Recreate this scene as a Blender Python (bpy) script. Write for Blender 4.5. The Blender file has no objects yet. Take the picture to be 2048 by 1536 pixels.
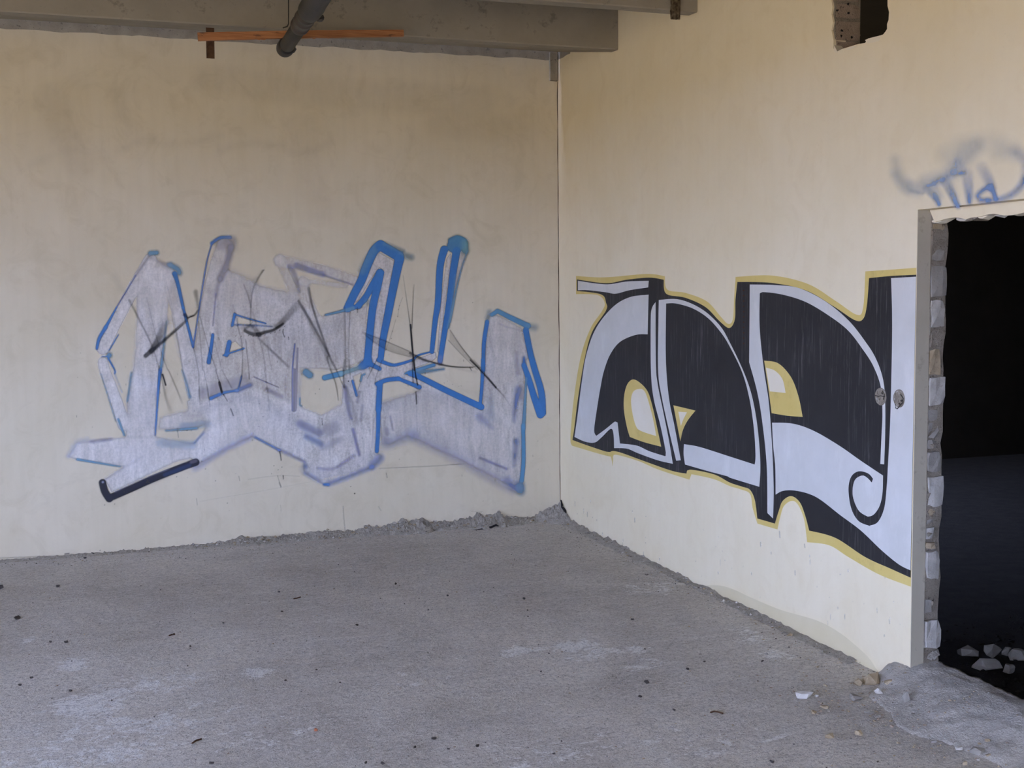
import bpy, bmesh, math, random
import numpy as np
from mathutils import Matrix, Vector, noise as mnoise
from mathutils.geometry import tessellate_polygon
random.seed(7); rng = np.random.default_rng(7)
C = bpy.context.scene.collection
SC = bpy.context.scene
R = math.radians

# ------------------------------------------------------------------ camera
F_PX = 2378.5
YAW, PITCH, ROLL = R(19.017), R(4.4766), R(-.5656)
CAM = Vector((-3.109, -7.968, 1.65))
fwd = Vector((math.sin(YAW)*math.cos(PITCH), math.cos(YAW)*math.cos(PITCH), -math.sin(PITCH)))
rt0 = Vector((math.cos(YAW), -math.sin(YAW), 0)); up0 = rt0.cross(fwd)
rt = rt0*math.cos(ROLL) + up0*math.sin(ROLL); up = -rt0*math.sin(ROLL) + up0*math.cos(ROLL)
cd = bpy.data.cameras.new('camera'); cam = bpy.data.objects.new('camera', cd); C.objects.link(cam)
cd.sensor_width = 36; cd.lens = F_PX/2048*36; cd.clip_start = .05; cd.clip_end = 300
M = Matrix((rt, up, -fwd)).transposed().to_4x4(); M.translation = CAM
cam.matrix_world = M; SC.camera = cam

# ------------------------------------------------------------------ world, sun, exposure
w = bpy.data.worlds.new('sky'); SC.world = w; w.use_nodes = True
bg = w.node_tree.nodes['Background']
bg.inputs[0].default_value = (.46, .57, 1.0, 1); bg.inputs[1].default_value = 18
sd = bpy.data.lights.new('sun', 'SUN'); sd.energy = 13; sd.color = (1, .74, .42); sd.angle = R(.6)
so = bpy.data.objects.new('sun', sd); C.objects.link(so)
so.rotation_euler = (R(-38), R(22), 0)          # high sun from behind the end wall: the room itself is in shade
SC.view_settings.view_transform = 'Standard'; SC.view_settings.look = 'None'
SC.view_settings.gamma = 1; SC.view_settings.use_curve_mapping = False
SC.view_settings.exposure = .5
SC.cycles.transparent_max_bounces = 12
SC.cycles.max_bounces = 5; SC.cycles.diffuse_bounces = 3; SC.cycles.glossy_bounces = 1

# ------------------------------------------------------------------ helpers
def ray(px, py):
    return (rt*((px-1024)/F_PX) - up*((py-768)/F_PX) + fwd)
def hit(px, py, ax, v):                          # where a sight line meets the plane ax = v
    d = ray(px, py); i = 'XYZ'.index(ax); return CAM + d*((v-CAM[i])/d[i])

def mesh_obj(name, verts, faces, mat=None, parent=None, smooth=False):
    me = bpy.data.meshes.new(name); me.from_pydata([tuple(v) for v in verts], [], faces)
    if smooth: me.polygons.foreach_set('use_smooth', [True]*len(me.polygons))
    me.update()
    o = bpy.data.objects.new(name, me); C.objects.link(o)
    if mat: me.materials.append(mat)
    if parent: o.parent = parent
    return o
def bm_obj(name, bm, mat, parent=None, smooth=False, recalc=True):
    if recalc: bmesh.ops.recalc_face_normals(bm, faces=bm.faces)
    me = bpy.data.meshes.new(name); bm.to_mesh(me); bm.free()
    if smooth: me.polygons.foreach_set('use_smooth', [True]*len(me.polygons))
    o = bpy.data.objects.new(name, me); C.objects.link(o)
    if mat: me.materials.append(mat)
    if parent: o.parent = parent
    return o
def tag(o, label=None, cat=None, group=None, kind=None):
    if label: o['label'] = label
    if cat: o['category'] = cat
    if group: o['group'] = group
    if kind: o['kind'] = kind
    return o
def empty(name, loc=(0, 0, 0)):
    o = bpy.data.objects.new(name, None); o.location = loc; C.objects.link(o); o.empty_display_size = .1
    return o
def add_box(bm, lo, hi):
    vs = [bm.verts.new((x, y, z)) for x in (lo[0], hi[0]) for y in (lo[1], hi[1]) for z in (lo[2], hi[2])]
    for f in ((0,1,3,2),(4,6,7,5),(0,4,5,1),(2,3,7,6),(0,2,6,4),(1,5,7,3)): bm.faces.new([vs[i] for i in f])
def rough_box(bm, lo, hi, cuts=1, jit=.004, chip=.3):
    """a worn block: a box with divided faces whose points are knocked about and whose corners are chipped"""
    b2 = bmesh.new(); add_box(b2, lo, hi)
    bmesh.ops.subdivide_edges(b2, edges=b2.edges, cuts=cuts, use_grid_fill=True)
    c = (Vector(lo)+Vector(hi))/2
    for v in b2.verts:
        r = Vector([random.uniform(-1, 1) for _ in range(3)])*jit
        e = sum(1 for i in range(3) if abs(abs(v.co[i]-c[i])-(hi[i]-lo[i])/2) < 1e-5)
        if e >= 2: v.co += (c-v.co)*random.random()*chip*.25*(e-1)
        v.co += r
    me = bpy.data.meshes.new('t'); b2.to_mesh(me); b2.free(); bm.from_mesh(me); bpy.data.meshes.remove(me)
def hull(pts):
    bm = bmesh.new()
    for p in pts: bm.verts.new(p)
    g = bmesh.ops.convex_hull(bm, input=bm.verts)
    bmesh.ops.delete(bm, geom=[v for v in bm.verts if not v.link_faces], context='VERTS')
    return bm
def chunk_bm(sx, sy, sz, n=14, box=.5):
    pts = []
    for _ in range(n):
        v = Vector([random.gauss(0, 1) for _ in range(3)]).normalized()
        m = max(abs(c) for c in v); v = v.lerp(v/m, box)
        pts.append((v.x*sx/2*random.uniform(.85, 1), v.y*sy/2*random.uniform(.85, 1), v.z*sz/2*random.uniform(.85, 1)))
    bm = hull(pts)
    zmin = min(v.co.z for v in bm.verts)
    for v in bm.verts: v.co.z -= zmin
    return bm

# ------------------------------------------------------------------ materials
class NT:
    def __init__(s, name, rough=.9, spec=.2):
        s.m = bpy.data.materials.new(name); s.m.use_nodes = True; s.t = s.m.node_tree
        s.p = s.t.nodes['Principled BSDF']; s.p.inputs['Roughness'].default_value = rough
        s.p.inputs['Specular IOR Level'].default_value = spec
        s.co = s.t.nodes.new('ShaderNodeTexCoord')
        s.vec = s.co.outputs['Object']
    def n(s, typ, **kw):
        x = s.t.nodes.new(typ)
        for k, v in kw.items(): setattr(x, k, v)
        return x
    def l(s, a, b): s.t.links.new(a, b)
    def noise(s, scale, detail=4, rough=.55, stretch=None, dist=0):
        x = s.n('ShaderNodeTexNoise'); x.inputs['Scale'].default_value = scale; x.inputs['Detail'].default_value = detail
        x.inputs['Roughness'].default_value = rough; x.inputs['Distortion'].default_value = dist
        if stretch:
            mp = s.n('ShaderNodeMapping'); mp.inputs['Scale'].default_value = stretch; s.l(s.vec, mp.inputs[0]); s.l(mp.outputs[0], x.inputs[0])
        else: s.l(s.vec, x.inputs[0])
        return x.outputs[0]
    def ramp(s, inp, stops):
        x = s.n('ShaderNodeValToRGB'); e = x.color_ramp.elements
        while len(e) < len(stops): e.new(.5)
        for i, (p, c) in enumerate(stops):
            e[i].position = p; e[i].color = (c, c, c, 1) if isinstance(c, (int, float)) else (*c, 1)
        s.l(inp, x.inputs[0]); return x.outputs[0]
    def mix(s, f, a, b, mode='MIX'):
        x = s.n('ShaderNodeMix', data_type='RGBA', blend_type=mode)
        if isinstance(f, (int, float)): x.inputs[0].default_value = f
        else: s.l(f, x.inputs[0])
        for i, v in ((6, a), (7, b)):
            if isinstance(v, tuple): x.inputs[i].default_value = (*v, 1)
            else: s.l(v, x.inputs[i])
        return x.outputs[2]
    def math(s, op, a, b=None, c=None):
        x = s.n('ShaderNodeMath', operation=op)
        for i, v in enumerate((a, b, c)):
            if v is None: continue
            if isinstance(v, (int, float)): x.inputs[i].default_value = v
            else: s.l(v, x.inputs[i])
        return x.outputs[0]
    def bump(s, h, strength=.3, dist=.01, prev=None):
        x = s.n('ShaderNodeBump'); x.inputs['Strength'].default_value = strength; x.inputs['Distance'].default_value = dist
        s.l(h, x.inputs['Height'])
        if prev: s.l(prev, x.inputs['Normal'])
        s.l(x.outputs[0], s.p.inputs['Normal']); return x.outputs[0]
    def base(s, c):
        if isinstance(c, tuple): s.p.inputs['Base Color'].default_value = (*c, 1)
        else: s.l(c, s.p.inputs['Base Color'])
        return s.m

def plaster(name, a, b, c, streak=True):
    t = NT(name)
    n1 = t.ramp(t.noise(1.1, 6, .6, dist=.6), [(.35, 0), (.65, 1)])
    col = t.mix(n1, a, b)
    n2 = t.ramp(t.noise(4.5, 5, .65, dist=1.5), [(.5, 0), (.72, 1)])
    col = t.mix(t.math('MULTIPLY', n2, .35), col, c)
    if streak:
        n3 = t.ramp(t.noise(9, 3, .5, (2.2, 2.2, .25)), [(.4, 0), (.75, 1)])
        col = t.mix(t.math('MULTIPLY', n3, .16), col, c)
    sp = t.ramp(t.noise(160, 2, .5), [(.71, 0), (.76, 1)])
    col = t.mix(t.math('MULTIPLY', sp, .25), col, (.2, .18, .15))
    b1 = t.bump(t.noise(55, 4, .6), .12, .004)
    t.bump(t.noise(3, 4, .5), .25, .02, b1)
    return t.base(col)
m_wall_back = plaster('wall plaster end wall', (.63, .54, .36), (.68, .59, .41), (.50, .415, .26))  # darker than the side wall plaster: its weaker light is put into the colour
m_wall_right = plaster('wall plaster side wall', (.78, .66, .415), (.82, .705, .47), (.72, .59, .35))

def rough_mat(name, a, b, sc=12, dark=None, bumpd=.01, bs=.6, spots=True):
    t = NT(name); a, b, dark = [tuple(c_*k_ for c_, k_ in zip(q_, (1, .95, .82))) if q_ else q_ for q_ in (a, b, dark)]
    col = t.mix(t.ramp(t.noise(sc, 7, .65), [(.35, 0), (.65, 1)]), a, b)
    if dark and spots:
        col = t.mix(t.ramp(t.noise(sc*4, 4, .7), [(.58, 0), (.68, 1)]), col, dark)
    t.bump(t.noise(sc*5, 5, .7), bs, bumpd)
    return t.base(col)
m_beam = rough_mat('beam concrete', (.27, .245, .205), (.33, .30, .255), 3, (.22, .20, .17), .003, .3)
m_band = rough_mat('bare concrete', (.24, .215, .18), (.35, .32, .27), 9, (.16, .14, .12), .006, .6)
m_jamb_shade = rough_mat('shaded door reveal plaster', (.42, .385, .31), (.46, .42, .345), 5, (.36, .33, .27), .002, .2)  # wall plaster greyed down: shade on the reveal painted in
m_mortar = rough_mat('crumbled mortar', (.24, .21, .17), (.36, .32, .27), 18, (.12, .10, .08), .012, .9)
m_lime = rough_mat('pale block', (.36, .345, .32), (.50, .48, .45), 20, (.35, .32, .28), .004, .5)
m_greyb = rough_mat('grey block', (.25, .235, .215), (.34, .32, .295), 20, (.24, .21, .19), .004, .5)
m_tan = rough_mat('tan rubble', (.34, .27, .18), (.45, .37, .26), 25, (.2, .16, .12), .004, .5)
m_brown = rough_mat('brown hollow block', (.30, .235, .19), (.40, .32, .26), 14, (.10, .075, .06), .008, .9)
m_white = rough_mat('white plaster chip', (.50, .48, .45), (.62, .60, .57), 25, (.5, .48, .45), .003, .4)
m_darkst = rough_mat('dark pebble', (.035, .03, .028), (.09, .08, .075), 40, None, .003, .5)
m_red = rough_mat('red brick crumb', (.30, .10, .05), (.42, .17, .09), 40, None, .003, .5)
m_debris = rough_mat('crumbled plaster debris', (.38, .35, .31), (.54, .51, .46), 30, (.20, .175, .15), .014, 1)
m_thr = rough_mat('spilled concrete', (.42, .40, .375), (.56, .535, .50), 16, (.30, .28, .26), .010, .9)
m_darkroom = rough_mat('darkened back room', (.022, .02, .017), (.03, .027, .023), 2, None, .01, .3)  # near-black walls: the darkness of the room is put into the colour
m_darkfl = rough_mat('back room floor', (.018, .016, .014), (.032, .029, .026), 12, (.03, .027, .024), .01, .6)  # floor and its crumbs darkened the same way
m_ground = rough_mat('sunlit dry ground', (.33, .25, .12), (.38, .29, .15), .6, None, .02, .2)
m_black = NT('black slit', .9).base((.015, .013, .012))  # near-black colour standing in for the dark inside openings
m_rust = rough_mat('rusty steel', (.055, .03, .018), (.10, .055, .03), 30, (.03, .018, .012), .002, .6)
m_rod = rough_mat('dark wire', (.03, .028, .025), (.05, .045, .04), 30, None, .001, .3)

SCABS = ((180, 1408, .19, .22, 1.15), (300, 1365, .33, .2, .8), (250, 1450, .6, .25, .72), (110, 1520, .7, .2, .75),
                                (515, 1343, .1, .09, 1.05), (145, 1325, .09, .14, 1.0), (60, 1278, .06, .07, .85), (1040, 1300, .17, .1, 1.0), (1150, 1292, .16, .13, 1.05),
                                (1245, 1300, .2, .13, .78), (1290, 1328, .22, .09, .75), (1180, 1310, .28, .1, .8), (1500, 1275, .17, .2, .72), (1560, 1308, .2, .12, .72),
                                (1300, 1180, .2, .2, .7), (1350, 1165, .25, .12, .72), (1130, 1500, .6, .2, .6), (1420, 1490, .5, .2, .55), (560, 1460, .5, .3, .5), (820, 1350, .5, .3, .45))
def floor_mat():
    t = NT('dusty concrete screed', .88, .25)
    big = t.ramp(t.noise(.9, 6, .62, dist=.8), [(.3, 0), (.7, 1)])
    col = t.mix(big, (.44, .395, .32), (.68, .615, .50))
    n2 = t.ramp(t.noise(4, 7, .7, (1, 2.4, 1), 1), [(.45, 0), (.7, 1)])
    col = t.mix(t.math('MULTIPLY', n2, .6), col, (.68, .63, .53))
    # trowel sweeps
    n3 = t.ramp(t.noise(5, 4, .6, (.5, 6, 1), .4), [(.5, 0), (.62, 1)])
    col = t.mix(t.math('MULTIPLY', n3, .16), col, (.38, .36, .33))
    # worn pale scabs where the screed has flaked
    at = t.n('ShaderNodeAttribute', attribute_name='scab'); acc = at.outputs['Fac']
    nz = t.ramp(t.noise(8.5, 9, .78, (1, 1.4, 1), .8), [(.36, 0), (.64, 1)]); nf = t.ramp(t.noise(50, 4, .75), [(.36, 0), (.64, 1)])
    msk = t.math('ADD', t.math('MULTIPLY', acc, .5), t.math('ADD', t.math('MULTIPLY', nz, .5), t.math('MULTIPLY', nf, .2)))
    msk = t.ramp(msk, [(.70, 0), (.78, 1)])
    col = t.mix(t.math('MULTIPLY', msk, .85), col, (.80, .77, .69))
    # grit
    v = t.n('ShaderNodeTexVoronoi'); v.inputs['Scale'].default_value = 95; t.l(t.vec, v.inputs[0])
    g = t.ramp(v.outputs['Distance'], [(.16, 1), (.36, 0)])
    gate = t.ramp(t.noise(30, 2, .5), [(.52, 0), (.6, 1)])
    col = t.mix(t.math('MULTIPLY', t.math('MULTIPLY', g, gate), .7), col, (.15, .135, .115))
    v2 = t.n('ShaderNodeTexVoronoi'); v2.inputs['Scale'].default_value = 70; t.l(t.vec, v2.inputs[0])
    g2 = t.ramp(v2.outputs['Distance'], [(.08, 1), (.2, 0)])
    gate2 = t.ramp(t.noise(22, 2, .5), [(.58, 0), (.64, 1)])
    col = t.mix(t.math('MULTIPLY', t.math('MULTIPLY', g2, gate2), .6), col, (.62, .60, .57))
    fine = t.math('ADD', t.math('MULTIPLY', t.noise(85, 3, .75, (1, 1.3, 1)), .6), t.math('MULTIPLY', t.noise(34, 3, .7, (1, 1.5, 1), .4), .4))
    col = t.mix(t.math('MULTIPLY', t.ramp(fine, [(.40, 1), (.50, 0)]), .55), col, (.22, .20, .165))
    col = t.mix(t.math('MULTIPLY', t.ramp(fine, [(.54, 0), (.62, 1)]), .45), col, (.82, .77, .66))
    b = t.bump(t.noise(150, 4, .75), .55, .006)
    b = t.bump(t.noise(26, 6, .7), .5, .014, b)
    b = t.bump(g, .3, .004, b)
    t.bump(msk, .25, .004, b)
    return t.base(col)
m_floor = floor_mat()

def paint_mat(name, a, b, streakc=None, amt=0, sc=(1, 60, 2.2), thr=(.56, .72), rough=.6):
    t = NT(name, rough, .3)
    col = t.mix(t.ramp(t.noise(5, 5, .6), [(.3, 0), (.7, 1)]), a, b)
    if streakc:
        s1 = t.ramp(t.noise(1, 5, .75, sc), [(thr[0], 0), (thr[1], 1)])
        s2 = t.ramp(t.noise(2.6, 3, .5), [(.38, 0), (.55, 1)])
        col = t.mix(t.math('MULTIPLY', t.math('MULTIPLY', s1, s2), amt), col, streakc)
    t.bump(t.noise(60, 4, .6), .1, .003)
    return t.base(col)
m_gold = paint_mat('gold paint', (.64, .47, .13), (.70, .53, .17), (.46, .33, .10), .6, (1, 4, 4))
m_blackp = paint_mat('black paint', (.018, .017, .016), (.027, .025, .023), (.24, .22, .20), .7, (1, 75, 2.6), (.54, .74))
m_silver = paint_mat('silver paint', (.58, .555, .47), (.64, .61, .53), (.74, .71, .62), .5, (1, 8, 3), (.5, .7), .5)
m_cream = paint_mat('unpainted cream', (.76, .66, .46), (.80, .71, .52))
m_patch = paint_mat('beige wall patch', (.66, .55, .32), (.70, .59, .36))

def spray_mat(name, fleck=.25):
    t = NT(name, .6, .25)
    at = t.n('ShaderNodeVertexColor', layer_name='paint')
    t.base(at.outputs['Color'])
    n = t.math('ADD', t.math('MULTIPLY', t.ramp(t.noise(9, 5, .7, (2.2, 1, .5), .5), [(.36, 0), (.64, 1)]), .6), t.math('MULTIPLY', t.ramp(t.noise(60, 3, .7), [(.36, 0), (.64, 1)]), .4))
    a = t.math('MULTIPLY', at.outputs['Alpha'], t.math('ADD', 1.06-fleck, t.math('MULTIPLY', n, fleck)))
    t.l(t.math('MINIMUM', a, 1.0), t.p.inputs['Alpha'])
    return t.m
m_spray = spray_mat('sprayed paint', .5); m_spray2 = spray_mat('sprayed paint dense', .15)

# ------------------------------------------------------------------ setting
def slab(name, outer, holes, axis, d0, d1, mat, parent=None, kind='structure', jit=0, step=.05):
    """wall sheet from 2-D outlines (u, z) given depth; axis 'X': u is y, axis 'Y': u is x"""
    def P(u, z, d): return (d, u, z) if axis == 'X' else (u, d, z)
    loops = [outer]+holes
    flat = [p for l in loops for p in l]
    tris = tessellate_polygon([[Vector((u, z, 0)) for u, z in l] for l in loops])
    n = len(flat)
    vs = [P(u, z, d0) for u, z in flat]+[P(u, z, d1) for u, z in flat]
    fs = [tuple(t) for t in tris]+[tuple(i+n for i in t[::-1]) for t in tris]
    k = 0
    for l in loops:
        m = len(l)
        for i in range(m): a, b = k+i, k+(i+1) % m; fs.append((a, b, b+n, a+n))
        k += m
    bm = bmesh.new(); bv = [bm.verts.new(v) for v in vs]
    for f in fs:
        try: bm.faces.new([bv[i] for i in f])
        except ValueError: pass
    o = bm_obj(name, bm, mat, parent)
    if kind: o['kind'] = kind
    return o
def ragged(a, b, step, amp, fixed=True):
    """points from a to b with a torn edge"""
    L = math.dist(a, b); n = max(2, int(L/step)); out = []
    nx, nz = -(b[1]-a[1])/L, (b[0]-a[0])/L
    for i in range(n):
        t = i/n; j = 0 if (i == 0 and fixed) else random.uniform(-amp, amp)+amp*.8*math.sin(i*.9+a[0]*7)
        out.append((a[0]+(b[0]-a[0])*t+nx*j, a[1]+(b[1]-a[1])*t+nz*j))
    return out
XL, YR = -8.6, -11.0; YJ = -3.957; XR = .064; XW = .14; DH = 1.958; LH = 1.915
# upper broken opening outline on the side wall, traced onto the plane x = 0
hole_px = [(1664, -60), (1663, 0), (1665, 14), (1663, 28), (1666, 44), (1663, 60), (1667, 80), (1667, 96), (1671, 104), (1676, 102), (1684, 98), (1700, 93), (1716, 88),
           (1730, 86), (1736, 77), (1745, 75), (1755, 73), (1766, 69), (1771, 63), (1774, 58), (1774, 48), (1777, 40), (1778, 24), (1775, 12), (1775, 0), (1776, -60)]
hole = [(hit(x, y, 'X', 0).y, hit(x, y, 'X', 0).z) for x, y in hole_px]
door_hole = [(YJ, 0.0), (YJ, DH), (-4.86, DH), (-4.86, 0.0)]
# outer outline goes round the doorway
outer_r = [(.03, -.1), (.03, 3.27), (-.02, 3.272), (-.1, 3.268), (-.18, 3.274), (-.24, 3.27), (-.27, 3.33), (-.3, 3.6), (YR, 3.6), (YR, -.1), (-4.86, -.1), (-4.86, DH), (YJ, DH), (YJ, -.1)]
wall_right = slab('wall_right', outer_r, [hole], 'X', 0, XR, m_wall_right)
# plaster head is set back behind the outer edge and torn along its lower side
core_outer = [(.1, -.1), (.1, 3.6), (YR, 3.6), (YR, -.1), (-4.88, -.1)] + ragged((-4.88, 0), (-4.88, LH), .12, .006) + ragged((-4.88, LH), (YJ-.012, LH), .045, .010) + \
             ragged((YJ-.004, LH), (YJ+.004, 0), .05, .007) + [(YJ+.004, -.1)]
core_hole = [(u+(.012 if i < 10 else 0), z-.012 if 8 < i < 20 else z) for i, (u, z) in enumerate(hole)]
core = slab('block_core', core_outer, [core_hole], 'X', XR, XW, m_mortar, wall_right, None)
ceil_back = [(0.06, -.1), (0.06, 3.6), (-9.1, 3.6), (-9.1, -.1)]
pl = [(0, -.1)]+[(XL, -.1), (XL, 3.27)]+ragged((XL, 3.27), (-4, 3.27), .2, .002)+ragged((-4, 3.27), (0, 3.268), .045, .0035)+[(0, 3.268)]
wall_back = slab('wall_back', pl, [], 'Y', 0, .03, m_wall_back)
band = slab('concrete_band', [(.0, 3.2), (.0, 3.6), (XL, 3.6), (XL, 3.2)], [], 'Y', .004, .06, m_band, wall_back, None)
band2 = slab('concrete_band', [(0.0, 3.2), (0.0, 3.45), (-.36, 3.45), (-.36, 3.2)], [], 'X', .004, .05, m_band, wall_right, None)
for o in (band, band2): o['label'] = 'bare grey concrete band along the top of the plastered wall'
# doorway reveal, its shade put into the grey colour (a thin skim on the jamb and the set-back head)
bm = bmesh.new(); add_box(bm, (0.0015, YJ-.0025, .0), (XR, YJ-.0002, DH))
rv = bm_obj('door_reveal', bm, m_jamb_shade, wall_right); rv['label'] = 'flat plastered side reveal of the doorway, shade painted grey'
lo = [(YJ, DH-.001)] + [(-4.86, DH-.001)] + ragged((-4.86, LH), (YJ-.002, LH-.002), .03, .004)
lint = slab('lintel_face', lo, [], 'X', XR-.006, XR+.004, m_wall_right, wall_right, None)

def grid_axis(a0, a1, b0, b1, fine, coarse):
    l = list(np.arange(a0, b0, coarse))+list(np.arange(b0, b1, fine))+list(np.arange(b1, a1, coarse))+[a1]
    return np.array(sorted(set(round(float(v), 4) for v in l)))
def heightfield(name, xs, ys, fn, mat, parent=None, smooth=True):
    nx, ny = len(xs), len(ys)
    vs = [(x, y, fn(x, y)) for y in ys for x in xs]
    fs = [(j*nx+i, j*nx+i+1, (j+1)*nx+i+1, (j+1)*nx+i) for j in range(ny-1) for i in range(nx-1)]
    fs = [f for f in fs if max(vs[i][2] for i in f) > -.015]
    us = sorted({i for f in fs for i in f}); mp = {a: b for b, a in enumerate(us)}
    if len(us) < len(vs): vs = [vs[i] for i in us]; fs = [tuple(mp[i] for i in f) for f in fs]
    return mesh_obj(name, vs, fs, mat, parent, smooth)
def fnoise(x, y, s, o=4): return mnoise.fractal(Vector((x*s, y*s, 3.1)), .8, 2.0, o)
def floor_h(x, y):
    return .004*fnoise(x, y, 1.7)+.002*fnoise(x, y, 14, 3) - .003
xs = grid_axis(XL, 0, -4.2, 0, .03, .3); ys = grid_axis(YR, .02, -5.6, .0, .03, .4)
floor = heightfield('floor', xs, ys, floor_h, m_floor)
fx, fy = np.meshgrid(xs, ys); sc_ = np.zeros(fx.shape)
for (px, py, rx, ry, q) in SCABS:
    p = hit(px, py, 'Z', 0); sc_ = np.maximum(sc_, np.clip(1.35-np.hypot((fx-p.x)/rx, (fy-p.y)/ry), 0, 1)*q)
fa = floor.data.attributes.new('scab', 'FLOAT', 'POINT'); fa.data.foreach_set('value', np.minimum(sc_, 1).ravel().astype(np.float32))
floor['kind'] = 'structure'; floor['kind'] = 'structure'

# concrete roof ribs: a stepped underside, each with an upright face, a narrow lip and a slope rising behind
def rib(yf, yb, zb):
    pr = [(yf, 3.150), (yf+.006, 3.144), (yf+.10, 3.147), (yf+.11, 3.150), (yb, zb), (yb, 3.62), (yf, 3.62)]
    n = len(pr); seg = 60; vs = []; fs = []
    for i in range(seg+1):
        x = XL-XL*i/seg
        for k, (y, z) in enumerate(pr):
            j = .003*mnoise.noise(Vector((x*4, k*3.3, yf*5)))
            vs.append((x-(.001 if i == seg else 0), y, z+(j if k in (0, 1, 2, 3) else 0)))
    for i in range(seg):
        for k in range(n): a = i*n+k; b = i*n+(k+1) % n; fs.append((a, b, b+n, a+n))
    fs.append(tuple(range(n))); fs.append(tuple(range(seg*n+n-1, seg*n-1, -1)))
    bm = bmesh.new(); bv = [bm.verts.new(v) for v in vs]
    for f in fs: bm.faces.new([bv[i] for i in f])
    return bm
b1 = bm_obj('concrete_beam', rib(-1.045, -.036, 3.320), m_beam)
tag(b1, 'grey concrete roof beam nearest the end wall, behind the pipe and plank', 'beam', 'concrete roof beams', 'structure')
b2 = bm_obj('concrete_beam', rib(-2.090, -1.047, 3.392), m_beam)
tag(b2, 'second concrete roof beam, cut off by the top of the picture', 'beam', 'concrete roof beams', 'structure')
bmc = bmesh.new(); 
for k in range(2, 10):
    t_ = bpy.data.meshes.new('t'); q = rib(-2.090-1.043*(k-1), -1.047-1.043*(k-1), 3.392); q.to_mesh(t_); q.free(); bmc.from_mesh(t_); bpy.data.meshes.remove(t_)
ceil = bm_obj('ceiling', bmc, m_beam); ceil['kind'] = 'structure'
# dark gaps under the first beam: formwork nail pockets
for i, (px, py, ww) in enumerate([(760, 96, 11), (766, 86, 10), (846, 92, 10), (835, 101, 11), (977, 90, 8), (927, 86, 8), (858, 81, 8), (820, 79, 8)]):
    pass

# unseen left and rear walls, openings placed to steer daylight; the yard outside lies in the sun
bm = bmesh.new(); add_box(bm, (-120, -120, -.25), (60, 60, -.12)); gr = bm_obj('ground', bm, m_ground); tag(gr, kind='structure')

LW = [(-3.1, .7), (-3.1, 2.6), (-6.6, 2.6), (-6.6, .7)]; LW2 = [(-7.0, .7), (-7.0, 2.6), (-10.4, 2.6), (-10.4, .7)]
slab('wall_left', [(.03, -.1), (.03, 3.62), (YR, 3.62), (YR, -.1)], [LW, LW2], 'X', XL, XL-.2, m_band)
RW = [(-5.6, .7), (-5.6, 2.6), (-2.6, 2.6), (-2.6, .7)]
slab('wall_rear', [(XL, -.1), (XL, 3.62), (0, 3.62), (0, -.1)], [RW], 'Y', YR, YR-.2, m_band)  # both unseen walls kept grey to cut bounced light
# unlit room behind the doorway
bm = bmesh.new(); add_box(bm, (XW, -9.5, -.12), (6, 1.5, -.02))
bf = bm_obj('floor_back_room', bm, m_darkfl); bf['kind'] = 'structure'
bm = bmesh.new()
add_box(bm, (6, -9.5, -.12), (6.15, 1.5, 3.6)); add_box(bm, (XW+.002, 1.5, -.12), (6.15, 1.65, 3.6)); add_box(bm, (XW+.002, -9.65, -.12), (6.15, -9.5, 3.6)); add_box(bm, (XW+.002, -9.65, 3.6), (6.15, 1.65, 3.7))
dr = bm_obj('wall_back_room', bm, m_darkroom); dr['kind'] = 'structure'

# concrete spilled over the threshold of the doorway
def sst(a, b, x):
    t = min(1, max(0, (x-a)/(b-a))); return t*t*(3-2*t)
def thr_h(x, y):
    edge = -.34+.05*math.sin(y*9)+.04*fnoise(x, y, 5)
    h = .098*sst(edge, .09, x)
    sh = .17*sst(.0, -.14, x) if x < 0 else 0
    h *= 1-sst(-3.87-sh, -3.73-sh, y)
    h *= 1-.12*sst(-4.2, -5.2, y)
    n = .012*fnoise(x, y, 12)+.006*fnoise(x, y, 45, 3)
    h += .55*n*min(1, h/.03)
    if x > .145: h -= (x-.145)*5
    return h-.004 if h > .006 else h-.016
thr = heightfield('threshold', np.arange(-.40, .20, .012), np.arange(-5.0, -3.68, .012), thr_h, m_thr); thr['kind'] = 'structure'
thr['label'] = 'rough concrete spilled over the doorway threshold'

# ------------------------------------------------------------------ crumbled plaster along the wall feet
def poly_interp(tbl, x):
    xs_, ys_ = zip(*tbl); return float(np.interp(x, xs_, ys_))
top_b = [(a_, b_*.72) for a_, b_ in [(-3.8, .012), (-3.0, .014), (-2.45, .02), (-2.25, .05), (-2.1, .04), (-1.95, .035), (-1.8, .055), (-1.55, .045), (-1.35, .055), (-1.2, .085), (-1.05, .092), (-.9, .055), (-.75, .075), (-.6, .10), (-.48, .085), (-.3, .05), (-.2, .03), (-.12, .065), (-.04, .13), (0, .16)]]
def deb_back(x, y):
    d = -y; T = poly_interp(top_b, x)*(1+.35*fnoise(x, 0, 9, 3)); wdt = .05+T*1.7
    k = max(0, 1-d/wdt)
    h = T*k**.75*(1+.5*fnoise(x, y, 20, 3)) + .011*mnoise.noise(Vector((x*75, y*75, 1)))*min(1, k*4)
    return h-.002 if k > 0 else -.03
db = heightfield('plaster_debris', np.arange(-4.4, -.004, .009), -np.arange(0, .27, .009)[::-1]-.003, deb_back, m_debris, None, False)
tag(db, 'crumbled grey plaster heaped along the foot of the end wall', 'debris', kind='stuff')
def deb_right(x, y):
    d = -x; T = (.022 if y > -1.2 else .013)*(1+.9*fnoise(0, y, 6, 3)); T += .11*max(0, 1+y/.22) if y > -.22 else 0; wdt = .04+T*1.7
    k = max(0, 1-d/wdt)
    h = T*k**.8*(1+.4*fnoise(x, y, 26, 3))
    return h-.002 if k > 0 else -.02
db2 = heightfield('plaster_debris', -np.arange(0, .2, .009)[::-1]-.003, np.arange(-3.6, -.004, .009), deb_right, m_debris, None, False)
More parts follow.
